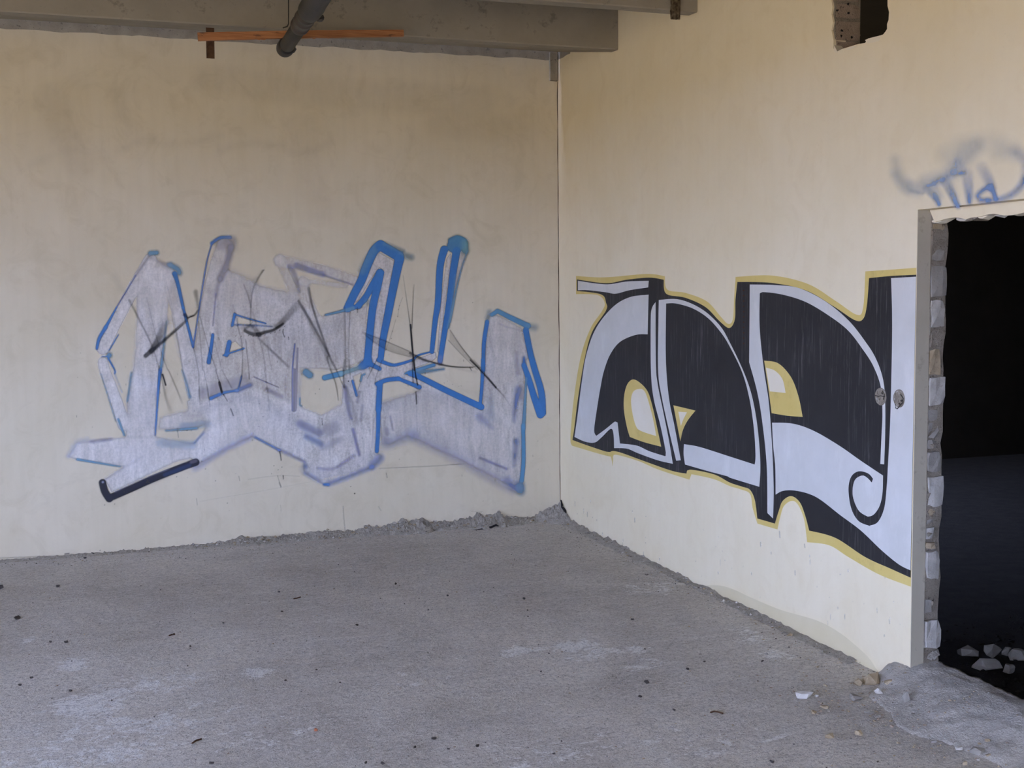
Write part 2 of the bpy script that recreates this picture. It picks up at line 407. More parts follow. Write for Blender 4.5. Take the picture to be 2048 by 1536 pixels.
tag(db2, 'thin line of plaster crumbs along the foot of the side wall', 'debris', kind='stuff')
# black rods painted as the dark slit in the heap and the dark corner hole
def strip3(name, pts, r, mat, parent=None, seg=6):
    """thin irregular rod along 3-D points"""
    vs, fs = [], []
    n = len(pts)
    for i, p in enumerate(pts):
        p = Vector(p); a = Vector(pts[max(0, i-1)]); b = Vector(pts[min(n-1, i+1)]); t = (b-a).normalized()
        u = t.cross(Vector((0, .3, 1))).normalized(); v = t.cross(u)
        rr = r[i] if isinstance(r, (list, tuple)) else r
        for k in range(seg):
            an = 2*math.pi*k/seg; vs.append(p+(u*math.cos(an)+v*math.sin(an))*rr)
    for i in range(n-1):
        for k in range(seg): fs.append((i*seg+k, i*seg+(k+1) % seg, (i+1)*seg+(k+1) % seg, (i+1)*seg+k))
    fs.append(tuple(range(seg))[::-1]); fs.append(tuple(range((n-1)*seg, n*seg)))
    return mesh_obj(name, vs, fs, mat, parent)
sh = strip3('painted_slit', [hit(x, y, 'Y', -.16) for x, y in [(942, 1061), (955, 1060), (970, 1058), (983, 1054), (992, 1050), (997, 1052)]], [.003, .007, .008, .008, .008, .003], m_black)
tag(sh, 'thin dark slit in the plaster debris at the wall foot, painted as a black strip', 'strip')
sh = strip3('corner_cleft', [hit(x, y, 'X', -.012) for x, y in [(1122, 1000), (1124, 1010), (1125, 1015), (1130, 1021), (1132, 1026)]], [.004, .008, .010, .009, .004], m_black, wall_right)
sh['label'] = 'dark hole at the foot of the corner, painted black'

# scattered loose crumbs: too many to count
def crumbs(name, pos, label, mats, smin, smax, parent=None):
    vs, fs, mi = [], [], []
    for (x, y, z) in pos:
        s = random.uniform(smin, smax)*random.choice((.6, .8, 1, 1, 1.5)); b = len(vs)
        pts = [Vector((random.gauss(0, 1), random.gauss(0, 1), random.gauss(0, .8))).normalized() for _ in range(2)]
        base = [(1, 0, 0), (-.5, .86, 0), (-.5, -.86, 0), (.6, .7, .5), (-.9, .1, .6), (.3, -.9, .5), (0, 0, 1)]
        an = random.random()*6.28; ca, sa = math.cos(an), math.sin(an)
        for p in base:
            px, py, pz = [c*random.uniform(.6, 1.2) for c in p]
            vs.append((x+s*(px*ca-py*sa), y+s*(px*sa+py*ca), z+s*.8*pz))
        m_ = random.randrange(len(mats))
        for f in ((0, 3, 5), (3, 6, 5), (3, 4, 6), (4, 5, 6), (1, 4, 3), (0, 1, 3), (1, 2, 4), (2, 5, 4), (2, 0, 5)):
            fs.append(tuple(b+i for i in f)); mi.append(m_)
    o = mesh_obj(name, vs, fs, mats[0], parent)
    for m in mats[1:]: o.data.materials.append(m)
    o.data.polygons.foreach_set('material_index', mi); o.data.update()
    return tag(o, label, 'rubble', kind='stuff')
pos = []
while len(pos) < 2600:
    x, y = random.uniform(-4.2, -.02), random.uniform(-5.4, -.02)
    if random.random() < .35 or fnoise(x, y, 2.2) > .1: pos.append((x, y, floor_h(x, y)))
for _ in range(900):                      # thicker by the wall feet
    x = random.uniform(-4.2, -.05); y = -abs(random.gauss(0, .16))-.03; pos.append((x, y, max(floor_h(x, y), deb_back(x, y))))
for _ in range(700):
    y = random.uniform(-3.9, -.1); x = -abs(random.gauss(0, .10))-.02; pos.append((x, y, max(floor_h(x, y), deb_right(x, y))))
crumbs('grit', pos, 'fine grit and plaster crumbs strewn over the concrete floor', [m_tan, m_greyb, m_darkst, m_debris, m_brown], .002, .0042)
pos = []
for _ in range(420):
    x = random.uniform(-2.6, -.03); y = -random.uniform(.01, .07+1.4*poly_interp(top_b, x)); pos.append((x, y, deb_back(x, y)+.001))
for _ in range(120):
    y = random.uniform(-3.5, -.1); x = -random.uniform(.01, .07); pos.append((x, y, max(0, deb_right(x, y))))
crumbs('plaster_crumbs', pos, 'broken plaster bits lying in the heap along both wall feet', [m_debris, m_greyb, m_white, m_tan], .005, .012)
pos = []
for _ in range(520):
    x, y = random.gauss(-.26, .2), random.gauss(-4.15, .38)
    if x < -.01 and y > -5.3 or x < .13 and -4.8 < y < YJ-.01: pos.append((x, y, max(floor_h(x, y), thr_h(x, y) if x > -.4 and y < -3.68 else -1)))
crumbs('door_rubble_grit', pos, 'small broken crumbs heaped around the foot of the doorway', [m_tan, m_greyb, m_tan, m_debris, m_brown], .0025, .006)

# ------------------------------------------------------------------ counted pieces of rubble
def put_chunk(name, px, py, wpx, hpx, mat, label, group=None, cat='rubble', zp=0.0, box=.6, flat=.5, n=16, plane=('Z', None)):
    p = hit(px, py+hpx*.3, 'Z', zp)
    if zp == 0:
        for _ in range(4):
            zz = floor_h(p.x, p.y)
            if -.4 < p.x < .19 and -5 < p.y < -3.68: zz = max(zz, thr_h(p.x, p.y))
            p = hit(px, py+hpx*.3, 'Z', zz)
        zz_ = p.z
    else: zz_ = zp
    dist = (p-CAM).length; s = dist/F_PX
    sx = wpx*s; sz = max(.4*sx, hpx*s*(.55+flat*.5))
    bm = chunk_bm(sx, sx*random.uniform(.6, .85), sz, n, box)
    o = bm_obj(name, bm, mat); o.location = (p.x, p.y, zz_-.003); o.rotation_euler = (random.uniform(-.1, .1), random.uniform(-.1, .1), -.33+random.uniform(-.4, .4))
    return tag(o, label, cat, group)
RB = [
 ('plaster_chunk', 1610, 1389, 38, 20, m_white, 'flat pale plaster slab on the floor, leftmost chunk before the doorway', .35),
 ('plaster_chunk', 1634, 1391, 12, 9, m_white, 'tiny pale flake touching the flat pale plaster slab', .6),
 ('mortar_chunk', 1648, 1413, 17, 10, m_tan, 'small tan lump right below the flat pale plaster slab', .7),
 ('mortar_chunk', 1627, 1424, 14, 9, m_tan, 'small brown lump left of and below its tan neighbour', .7),
 ('brick_chunk', 1738, 1358, 46, 26, m_tan, 'largest tan block fragment, leaning at the wall foot left of the doorway', .8),
 ('brick_chunk', 1716, 1366, 20, 17, m_tan, 'small tan fragment leaning on the left end of the largest tan block', .8),
 ('brick_chunk', 1782, 1364, 26, 12, m_tan, 'flat tan fragment between the largest tan block and the door threshold', .5),
 ('plaster_chunk', 1758, 1382, 19, 14, m_white, 'white plaster chip just below the largest tan block', .6),
 ('mortar_chunk', 1711, 1395, 27, 16, m_greyb, 'grey mortar lump below the tan block and its chips', .6),
 ('mortar_chunk', 1738, 1424, 20, 12, m_debris, 'crumbly pale lump in mid floor below the grey mortar lump', .5),
 ('mortar_chunk', 1755, 1432, 14, 9, m_debris, 'small crumbly bit right of the crumbly pale lump', .5),
 ('mortar_chunk', 1812, 1398, 15, 24, m_greyb, 'upright dark grey lump at the edge of the spilled threshold', .9),
 ('mortar_chunk', 1659, 1472, 19, 13, m_tan, 'rounded tan lump alone on the floor, lower left of the rubble', .8),
 ('mortar_chunk', 1718, 1466, 15, 12, m_tan, 'tan lump between the rounded tan lump and the threshold', .8),
 ('pebble', 1785, 1452, 9, 7, m_brown, 'little brown pebble above the lower rubble cluster', .8),
 ('mortar_chunk', 1938, 1460, 22, 11, m_tan, 'pale tan lump topmost in the cluster at the lower right edge', .6),
 ('mortar_chunk', 1965, 1468, 20, 10, m_brown, 'brown lump beside the pale tan lump in the lower right cluster', .6),
 ('mortar_chunk', 1954, 1501, 28, 17, m_greyb, 'big round grey lump in the lower right cluster', .7),
 ('plaster_chunk', 1918, 1496, 15, 9, m_white, 'white plaster chip left of the big round grey lump', .6),
 ('mortar_chunk', 1975, 1480, 13, 8, m_tan, 'tan bit above the big round grey lump', .6),
 ('mortar_chunk', 1929, 1526, 10, 11, m_tan, 'tan bit at the bottom edge below the white plaster chip', .8),
 ('mortar_chunk', 1977, 1509, 12, 8, m_tan, 'tan bit right of the big round grey lump', .6),
 ('plaster_chunk', 1957, 1518, 10, 4, m_white, 'thin white flake under the big round grey lump', .4),
 ('mortar_chunk', 2032, 1497, 16, 10, m_tan, 'tan lump at the right edge on the threshold slope', .6),
 ('mortar_chunk', 1868, 1483, 12, 8, m_greyb, 'grey bit left of the lower right cluster', .6),
]
for n_, px, py, wp, hp, m_, lab, fl in RB: put_chunk(n_, px, py, wp, hp, m_, lab, 'rubble chunks by the doorway', flat=fl)
# rubble on the floor of the unlit room
RR = [('block_fragment', 1936, 1306, 40, 26, m_greyb, 'grey block fragment in the dark room, nearest the door jamb'),
      ('block_fragment', 1984, 1304, 40, 30, m_greyb, 'rounded block fragment second from the jamb in the dark room'),
      ('block_fragment', 2014, 1306, 20, 20, m_greyb, 'small upright fragment in the dark room between two larger ones'),
      ('block_fragment', 2034, 1312, 32, 24, m_greyb, 'block fragment in the dark room at the right picture edge'),
      ('block_fragment', 1977, 1331, 52, 22, m_white, 'pale flat slab in the dark room'),
      ('block_fragment', 2016, 1340, 26, 20, m_greyb, 'grey lump right of the pale slab in the dark room')]
for n_, px, py, wp, hp, m_, lab in RR: put_chunk(n_, px, py, wp, hp, m_, lab, 'rubble in the dark room', zp=-.02, flat=.7, box=.8, n=20)
pos = [(random.uniform(.22, 1.6), random.uniform(-4.6, -3.2), -.02) for _ in range(500)]
crumbs('back_room_grit', pos, 'broken crumbs on the floor of the dark room beyond the doorway', [m_darkfl], .006, .014)
# dark pebbles on the open floor
PB = [(34, 1237, 13), (116, 1173, 9), (170, 1117, 7), (132, 1285, 9), (101, 1284, 6), (63, 1355, 8), (40, 1370, 8), (141, 1380, 8), (223, 1400, 6), (380, 1292, 8), (347, 1269, 7), (447, 1246, 6), (791, 1167, 8), (633, 1339, 5),
      (571, 1360, 6), (680, 1365, 5), (714, 1251, 7), (895, 1191, 6), (1048, 1197, 8), (1265, 1240, 8), (1293, 1365, 12), (1280, 1393, 9), (1375, 1339, 8), (1525, 1323, 8), (1348, 1420, 8), (1544, 1523, 11), (868, 1478, 12), (955, 1493, 10),
      (830, 1493, 8), (765, 1526, 10), (732, 1524, 9), (1082, 1343, 7), (423, 1526, 11), (1123, 1483, 6), (1409, 1323, 6), (564, 1223, 6), (558, 1184, 8), (897, 1497, 7), (1290, 1297, 5), (1108, 1508, 7), (186, 1108, 8), (134, 1109, 7)]
ORD = ('first', 'second', 'third', 'fourth', 'fifth', 'sixth', 'seventh', 'eighth', 'ninth', 'tenth', 'eleventh', 'twelfth', 'thirteenth', 'fourteenth', 'fifteenth', 'sixteenth', 'seventeenth', 'eighteenth')
bands = {}
for q in sorted(PB): bands.setdefault('far' if q[1] < 1262 else 'middle' if q[1] < 1388 else 'near', []).append(q)
proto = None
for i, (px, py, s_) in enumerate(PB):
    p = hit(px, py, 'Z', 0); sz = s_*(p-CAM).length/F_PX
    if proto is None or i % 8 == 0: o = bm_obj('pebble', chunk_bm(1, .75, .6, 14, .3), m_darkst); proto = o
    else: o = proto.copy(); C.objects.link(o)
    o.scale = (sz, sz, sz); o.location = (p.x, p.y, floor_h(p.x, p.y)-.0008); o.rotation_euler = (0, 0, random.random()*6.28)
    bn = 'far' if py < 1262 else 'middle' if py < 1388 else 'near'; k_ = bands[bn].index((px, py, s_))
    tag(o, '%s dark pebble on the %s strip of floor, %s from the left' % ('small' if s_ < 9 else 'larger', bn, ORD[k_]), 'pebble', 'dark pebbles on the floor')
for px, py, s_, lab in [(632, 1462, 8, 'single reddish brick crumb on the open floor, lower centre')]:
    p = hit(px, py, 'Z', 0); sz = s_*(p-CAM).length/F_PX
    o = bm_obj('brick_crumb', chunk_bm(sz, sz*.8, sz*.9), m_red); o.location = (p.x, p.y, -.002); tag(o, lab, 'rubble')
for pts, lab in [([(1421, 1423), (1428, 1421), (1436, 1422), (1446, 1425)], 'short dark twig on the floor, right of centre'), ([(384, 1484), (392, 1479), (403, 1476)], 'dark splinter on the floor at lower left'),
                 ([(587, 1196), (594, 1195), (601, 1193)], 'pale brown splinter on the floor below the crumbled wall foot'), ([(338, 1270), (343, 1268), (350, 1267)], 'tiny bent wire on the floor at left')]:
    pp = []
    for x, y in pts: q = hit(x, y, 'Z', .003); q.z = floor_h(q.x, q.y)+.003; pp.append(q)
    tag(strip3('splinter', pp, .0035, m_rust, None, 5), lab, 'splinter', 'splinters on the floor')
tw = bm_obj('edge_pebble', chunk_bm(.045, .05, .03, 16, .2), m_darkst); q = hit(2, 1178, 'Z', 0); tw.location = (q.x, q.y, 0); tag(tw, 'dark pebble at the left picture edge', 'scrap')  # one more dark pebble, at the left edge

# ------------------------------------------------------------------ broken blocks in the door jamb (pieces of the side wall)
ZPX = lambda py: hit(1868, py, 'Y', YJ).z
BR = [(447, 472, m_tan, .8), (474, 521, m_greyb, .75), (532, 594, m_greyb, 1), (599, 656, m_lime, .85), (660, 694, m_mortar, .8), (697, 750, m_tan, .7), (752, 811, m_lime, 1), (816, 842, m_greyb, .6), (845, 876, m_greyb, .65),
      (880, 898, m_greyb, .55), (902, 944, m_greyb, .8), (952, 1012, m_lime, 1), (1017, 1030, m_tan, .5), (1034, 1047, m_greyb, .5), (1054, 1078, m_lime, .45), (1084, 1096, m_tan, .6), (1100, 1158, m_lime, .8), (1168, 1182, m_mortar, .7), (1198, 1224, m_greyb, .45), (1239, 1296, m_lime, 1)]
for i, (a, b, m_, wd) in enumerate(BR):
    z1, z0 = ZPX(a), ZPX(b); bm = bmesh.new()
    x0 = XR+.004; x1 = x0+(.076*wd)
    pr = .012 if wd > .7 else .004
    rough_box(bm, (x0, YJ-pr, z0), (x1, YJ+.06, z1), 2 if wd > .7 else 1, .0028, .35)
    o = bm_obj('brick', bm, m_, wall_right)
for i in range(9):          # mortar crumbs between
    z = random.uniform(.16, 1.8); bm = chunk_bm(.03, .02, .025, 12); o = bm_obj('mortar_lump', bm, m_mortar, wall_right); o.location = (random.uniform(.08, .12), YJ-.002, z)
for px, py, s_ in [(1866, 1309, 20), (1874, 1303, 14), (1860, 1314, 12)]:
    p = hit(px, py, 'Y', YJ-.02); s = s_*(p-CAM).length/F_PX; o = bm_obj('mortar_lump', chunk_bm(s, s, s, 16, .2), m_debris, wall_right); o.location = (p.x, p.y, p.z-s/2)
# torn chips hanging along the head of the doorway
tris = [(1866, 445, 1908, 434), (1916, 441, 1952, 433), (1958, 436, 1984, 431), (1990, 431, 2014, 427), (2018, 428, 2060, 423)]
for i, (xa, ya, xb, yb) in enumerate(tris):
    a = hit(xa, ya, 'X', XR+.01); b = hit(xb, yb, 'X', XR+.01); L = a.y-b.y
    pts = []
    for t_ in (0, .2, .45, .7, 1):
        for x_, dz in ((XR+.002, 0), (XR+.03, -.004)):
            yy = a.y-L*t_; zz = a.z+(b.z-a.z)*t_; pts.append((x_, yy, zz+.022)); pts.append((x_, yy, zz+.004-.014*math.sin(math.pi*min(1, t_*1.2+.05))*random.uniform(.6, 1)+dz))
    o = bm_obj('plaster_chip', hull(pts), m_cream if i % 2 == 0 else m_white, wall_right)
# blocks in the side of the upper broken opening
yh = hit(1666, 50, 'X', 0).y
bm = bmesh.new(); add_box(bm, (.009, yh-.0035, 2.70), (XW-.001, yh+.02, 3.3)); bm_obj('mortar_bed', bm, m_mortar, wall_right)
HB = [(-30, 3), (9, 36), (43, 82), (84, 104)]
for a, b in HB:
    z1 = hit(1690, a, 'Y', yh).z; z0 = hit(1690, b, 'Y', yh).z; bm = bmesh.new()
    rough_box(bm, (.012, yh-.008, z0), (XW-.004, yh+.05, z1), 2, .002, .25); bm_obj('brick', bm, m_brown, wall_right)
    if b > 80: continue
for px, py in [(1682, 72), (1703, 74), (1696, 8), (1675, 20), (1697, 26), (1684, 60)]:
    p = hit(px, py, 'Y', yh-.0085); bm = chunk_bm(.018, .006, .014, 12, .1); o = bm_obj('pit', bm, m_black, wall_right); o.location = (p.x, p.y+.0006, p.z-.007)  # black lumps standing in for open pits in the blocks
# pale broken plaster lip under the opening
for pts_px in ([(1734, 86), (1730, 80), (1740, 76), (1752, 74), (1764, 70), (1757, 82), (1745, 85)], [(1690, 99), (1700, 94), (1716, 89), (1712, 94), (1700, 99)], [(1668, 100), (1668, 90), (1674, 102), (1676, 106), (1670, 105)]):
    pp = [hit(x, y, 'X', -.001) for x, y in pts_px]; pts = [(p.x, p.y, p.z) for p in pp]+[(.04, p.y, p.z-.002) for p in pp]
    o = bm_obj('plaster_chip', hull(pts), m_cream, wall_right)

# two broken socket holes in the side wall
def socket(px, py, label, wires):
    c = hit(px, py, 'X', 0); r = .036; root = empty('socket_hole', (0, c.y, c.z))
    tag(root, label, 'socket')
    bm = bmesh.new(); n = 22; rings = []
    for rr, dx in ((1.06, -.0012), (1.0, -.004), (.93, -.0025), (.88, -.0015)):
        ring = []
        for k in range(n):
            a = 2*math.pi*k/n; q = rr*r*(1+.07*mnoise.noise(Vector((math.cos(a)*2, math.sin(a)*2, px*.1))))
            ring.append(bm.verts.new((dx, q*math.cos(a), q*math.sin(a))))
        rings.append(ring)
    for i in range(3):
        for k in range(n): bm.faces.new((rings[i][k], rings[i][(k+1) % n], rings[i+1][(k+1) % n], rings[i+1][k]))
    bm_obj('rim', bm, m_mortar, root)
    bm = bmesh.new(); cen = bm.verts.new((-.003, 0, 0)); outr = []
    mid = [bm.verts.new((-.0022-.003*random.random(), .5*r*math.cos(2*math.pi*k/n), .5*r*math.sin(2*math.pi*k/n))) for k in range(n)]
    outr = [bm.verts.new((-.0016, .93*r*math.cos(2*math.pi*k/n), .93*r*math.sin(2*math.pi*k/n))) for k in range(n)]
    for k in range(n):
        bm.faces.new((cen, mid[k], mid[(k+1) % n])); bm.faces.new((mid[k], outr[k], outr[(k+1) % n], mid[(k+1) % n]))
    bm_obj('mortar_fill', bm, m_mortar, root)
    for pts in wires:
        pp = [Vector((-.006, y*r, z*r)) for y, z in pts]; strip3('wire', pp, .0018, m_rod, root, 5)
    for k in range(5):
        a = random.random()*6.28; q = chunk_bm(.012, .012, .010, 10); o = bm_obj('chip', q, random.choice((m_mortar, m_lime, m_darkst)), root)
        o.location = (-.004, .6*r*math.cos(a), .6*r*math.sin(a)-.005)
socket(1762, 793, 'broken round socket hole on the black paint, left of the pair', [[(.9, .05), (.3, 0), (-.2, .1), (-.9, .05)], [(-.5, .7), (-.85, .3), (-.7, -.3)]])
socket(1799, 797, 'broken round socket hole on the silver paint with a dangling wire loop', [[(.5, -.7), (.45, -1.15), (.15, -1.2), (-.35, -.75), (-.6, -.5)], [(-.4, .5), (-.9, .1), (-.8, -.5)]])

# ------------------------------------------------------------------ pipe, plank, straps under the roof
E0 = hit(570, 97, 'Z', 3.03); E1 = hit(631, 4, 'Z', 3.03); ax = (E1-E0).normalized()
E0 = E0-ax*.02
def pipe_part(name, prof, mat, parent, seg=28, capnear=True):
    u = ax.cross(Vector((0, 0, 1))).normalized(); v = u.cross(ax); vs, fs = [], []
    for d, r in prof:
        for k in range(seg):
            a = 2*math.pi*k/seg; vs.append(ax*d+(u*math.cos(a)+v*math.sin(a))*r)
    n = len(prof)
    for i in range(n-1):
        for k in range(seg): fs.append((i*seg+k, i*seg+(k+1) % seg, (i+1)*seg+(k+1) % seg, (i+1)*seg+k))
    fs.append(tuple(range(seg))[::-1]); fs.append(tuple(range((n-1)*seg, n*seg)))
    return mesh_obj(name, vs, fs, mat, parent, True)
def pmat(name, a, b):
    t = NT(name, .55, .4); col = t.mix(t.ramp(t.noise(9, 6, .7), [(.35, 0), (.7, 1)]), a, b)
    col = t.mix(t.ramp(t.noise(30, 4, .7), [(.6, 0), (.7, 1)]), col, (.07, .05, .028)); t.bump(t.noise(90, 4, .7), .3, .002); return t.base(col)
m_pipe = pmat('tarred cast iron', (.017, .015, .011), (.03, .026, .019)); m_collar = pmat('rusty collar', (.035, .028, .019), (.06, .045, .03))
pipe = empty('drain_pipe', E0); tag(pipe, 'dark cast iron drain pipe hanging under the roof beams', 'pipe')
pipe_part('pipe_section', [(.07, .040), (.075, .0405), (.36, .041), (1.0, .041)], m_pipe, pipe)
pe = pipe_part('end_socket', [(0, .030), (.0, .044), (.008, .048), (.03, .050), (.10, .049), (.112, .047), (.118, .042), (.12, .040)], m_pipe, pipe)
strip3('pipe_rib', [(-ax.y*0, 0, 0)]*0 or [ax*.02+Vector((.047, 0, -.016)), ax*.06+Vector((.048, 0, -.016)), ax*.1+Vector((.047, 0, -.016))], .007, m_pipe, pipe)
pipe_part('pipe_collar', [(.60, .040), (.605, .047), (.62, .050), (.66, .050), (.665, .047), (.76, .0475), (.765, .051), (.79, .052), (.80, .0475), (.86, .0475), (.865, .050), (.885, .050), (.89, .046), (.98, .046)], m_collar, pipe)
pipe_part('pipe_section', [(.93, .045), (.945, .054), (.96, .058), (1.02, .059), (1.10, .0585), (1.13, .0555), (1.4, .054), (3, .054), (5.2, .054)], m_pipe, pipe)
b_ = bmesh.new(); rough_box(b_, (-.012, -.03, -.012), (.012, .03, .012), 1, .002); cl = bm_obj('clamp_bolt', b_, m_pipe, pipe); cl.location = ax*.95+Vector((.055, 0, -.03))
# wire hanger
hx = hit(577, 52, 'Y', -1.42)
hg = strip3('pipe_hanger', [Vector((hx.x-.012, -1.42, hx.z-.006)), Vector((hx.x-.03, -1.42, hx.z-.012)), Vector((hx.x-.006, -1.42, hx.z-.002)), Vector((hx.x, -1.42, hx.z+.012)), Vector((hx.x+.003, -1.42, 3.20)), Vector((hx.x+.004, -1.42, 3.31))], .0032, m_rod, None, 6)
tag(hg, 'thin dark hanger wire dropping from the roof to the drain pipe', 'wire')
# plank
t = NT('raw pine plank', .7, .25)
wv = t.noise(3, 6, .6, (1.5, 40, 40), .8); colw = t.mix(t.ramp(wv, [(.35, 0), (.65, 1)]), (.46, .20, .075), (.30, .115, .04))
colw = t.mix(t.ramp(t.noise(7, 5, .7, (1, 4, 4)), [(.6, 0), (.7, 1)]), colw, (.10, .05, .03)); t.bump(wv, .3, .002); m_wood = t.base(colw)
A = hit(395, 74, 'Y', -1.16); B = hit(806, 67, 'Y', -1.13)
bm = bmesh.new(); n = 14
ring = []
for i in range(n+1):
    f = i/n; c = A.lerp(B, f)+Vector((0, 0, .004*math.sin(f*3.1)+.0012*random.uniform(-1, 1))); hw = .0215-(.003*f); hd = .013
    ring.append([bm.verts.new(c+Vector((random.uniform(-.001, .001) if 0 < i < n else (.003 if k in (0, 1) else 0), dy, dz))) for k, (dy, dz) in enumerate(((-hd, -hw), (hd, -hw), (hd, hw), (-hd, hw)))])
for i in range(n):
    for k in range(4): bm.faces.new((ring[i][k], ring[i][(k+1) % 4], ring[i+1][(k+1) % 4], ring[i+1][k]))
bm.faces.new(ring[0][::-1]); bm.faces.new(ring[-1])
pk = bm_obj('wooden_plank', bm, m_wood); tag(pk, 'long thin orange pine plank resting across the drain pipe', 'plank')
kn = A.lerp(B, .52)
for f, s in ((.285, .007), (.30, .005), (.31, .006), (.55, .008), (.62, .005)):
    c = A.lerp(B, f); o = bm_obj('splinter', chunk_bm(s*3, s, s*1.4, 10), m_wood, pk); o.location = (c.x, c.y-.005, c.z-.0235)
# hanging steel straps
def strap(px0, px1, py0, py1, y, label, mat, rough=.0015):
    a = hit(px0, py0, 'Y', y); b = hit(px1, py1, 'Y', y); bm = bmesh.new()
    lo_ = (a.x, y, b.z); hi_ = (b.x, y+.006, a.z); add_box(bm, lo_, hi_)
    bmesh.ops.subdivide_edges(bm, edges=bm.edges, cuts=5, use_grid_fill=True)
    for v in bm.verts: v.co += Vector((random.uniform(-1, 1)*rough, random.uniform(-1, 1)*rough*2, random.uniform(-1, 1)*rough*.5)); v.co.x += (a.z-v.co.z)*-.012
    o = bm_obj('metal_strap', bm, mat); return tag(o, label, 'strap', 'straps hanging from the beams')
strap(412, 430, 55, 117, -1.0, 'dark rusty strap hanging behind the left end of the plank', m_rust, .0004)
m_strip = rough_mat('flaking strip', (.05, .035, .02), (.30, .24, .17), 45, (.03, .02, .015), .01, 1)
strap(1343, 1361, -60, 39, -2.11, 'rough flaking strap hanging before the second beam by the side wall', m_strip, .003)
# pale strip in the corner
bm = bmesh.new(); rough_box(bm, (-.063, -.022, 3.122), (-.008, -.002, 3.318), 2, .0008, .02)
cs = bm_obj('corner_strip', bm, m_band); tag(cs, 'short pale vertical strip under the beam in the room corner', 'strip')

# ------------------------------------------------------------------ side wall graffiti: crisp layers of paint
def cat_rom(pts, step=3.0):
    """closed outline: smooth through points, sharp at corners"""
    n = len(pts); out = []
    for i in range(n):
        p1, p2 = pts[i], pts[(i+1) % n]
        p0 = pts[i-1] if not p1[2] else p1; p3 = pts[(i+2) % n] if not p2[2] else p2
        L = math.hypot(p2[0]-p1[0], p2[1]-p1[1]); k = max(1, min(14, int(L/step)))
        if p1[2] and p2[2]: k = 1
        for j in range(k):
            t = j/k; t2 = t*t; t3 = t2*t
            out.append(tuple(.5*((2*p1[c])+(-p0[c]+p2[c])*t+(2*p0[c]-5*p1[c]+4*p2[c]-p3[c])*t2+(-p0[c]+3*p1[c]-3*p2[c]+p3[c])*t3) for c in (0, 1)))
    return out
FR = {'A': (1120, 530, 3.572), 'B': (1460, 530, 2.363), 'P': (0, 0, 1)}
def parse(s):
    out = []
    for w_ in s.split():
        f = FR[w_[0]]; c = w_.endswith('*'); x, y = w_[1:].rstrip('*').split(',')
        out.append((f[0]+float(x)/f[2], f[1]+float(y)/f[2], c))
    return out
def layer(name, s, depth, mat, parent, label=None):
    px = cat_rom(parse(s)); P2 = []
    for x, y in px:
        q = hit(x, y, 'X', 0); P2.append(Vector((max(q.y, YJ+.0005), q.z, 0)))
    tr = tessellate_polygon([P2])
    o = mesh_obj(name, [(-depth, p.x, p.y) for p in P2], [tuple(t) for t in tr], mat, parent)
    bm = bmesh.new(); bm.from_mesh(o.data)
    for f in bm.faces:
        if f.normal.x > 0: f.normal_flip()
    bm.to_mesh(o.data); bm.free()
    if label: o['label'] = label
    return o
g = empty('graffiti', (0, -2.2, 1.1)); tag(g, 'large black and silver lettering graffiti with gold outline on the side wall', 'graffiti')
g.location = (0, 0, 0)
GOLD = 'A115,78* A320,88 A620,64 A750,80* A768,176 A900,200 A1050,260 A1150,370 A1200,420 A1235,390 A1245,230 A1255,85* B200,50 B370,90 B500,170 B600,235 B630,200 B640,30* B760,22 B895,12* B855,1520* B840,1515* B700,1460 B560,1380 B470,1325 B365,1310* B350,1200 B320,1130 B290,1115 B255,1140 B238,1190 B225,1250* B130,1222* B108,1150 B95,1082 B50,1060 B0,1045 A1100,1530 A940,1494* A925,1534* A700,1460 A560,1400 A400,1355 A370,1370 A250,1340 A85,1290* A75,1230 A100,950 A150,650 A220,450 A300,330 A320,270 A270,215 A115,208*'
BLACK = 'A122,103* A330,130 A480,105 A640,90 A742,105* A760,205 A900,235 A1040,300 A1140,400 A1210,450 A1250,390 A1255,250 A1268,125* B35,80* B200,85 B360,120 B490,195 B590,260 B630,255 B648,190 B658,62* B760,52 B895,45* B855,1478* B760,1435 B640,1380 B500,1290 B375,1255* B355,1180 B330,1120 B290,1092 B250,1115 B232,1160 B213,1222* B130,1198* B118,1110 B95,1062 B60,1048 B0,1028 A1100,1495 A930,1462 A905,1490* A800,1470 A600,1400 A450,1345 A380,1328 A340,1335 A200,1290 A90,1250* A105,1150 A130,950 A175,680 A230,480 A330,325 A330,270 A295,210 A122,185*'
layer('gold_outline', GOLD, .0006, m_gold, g, 'gold outline band')
layer('black_fill', BLACK, .0012, m_blackp, g, 'brushy black fill')
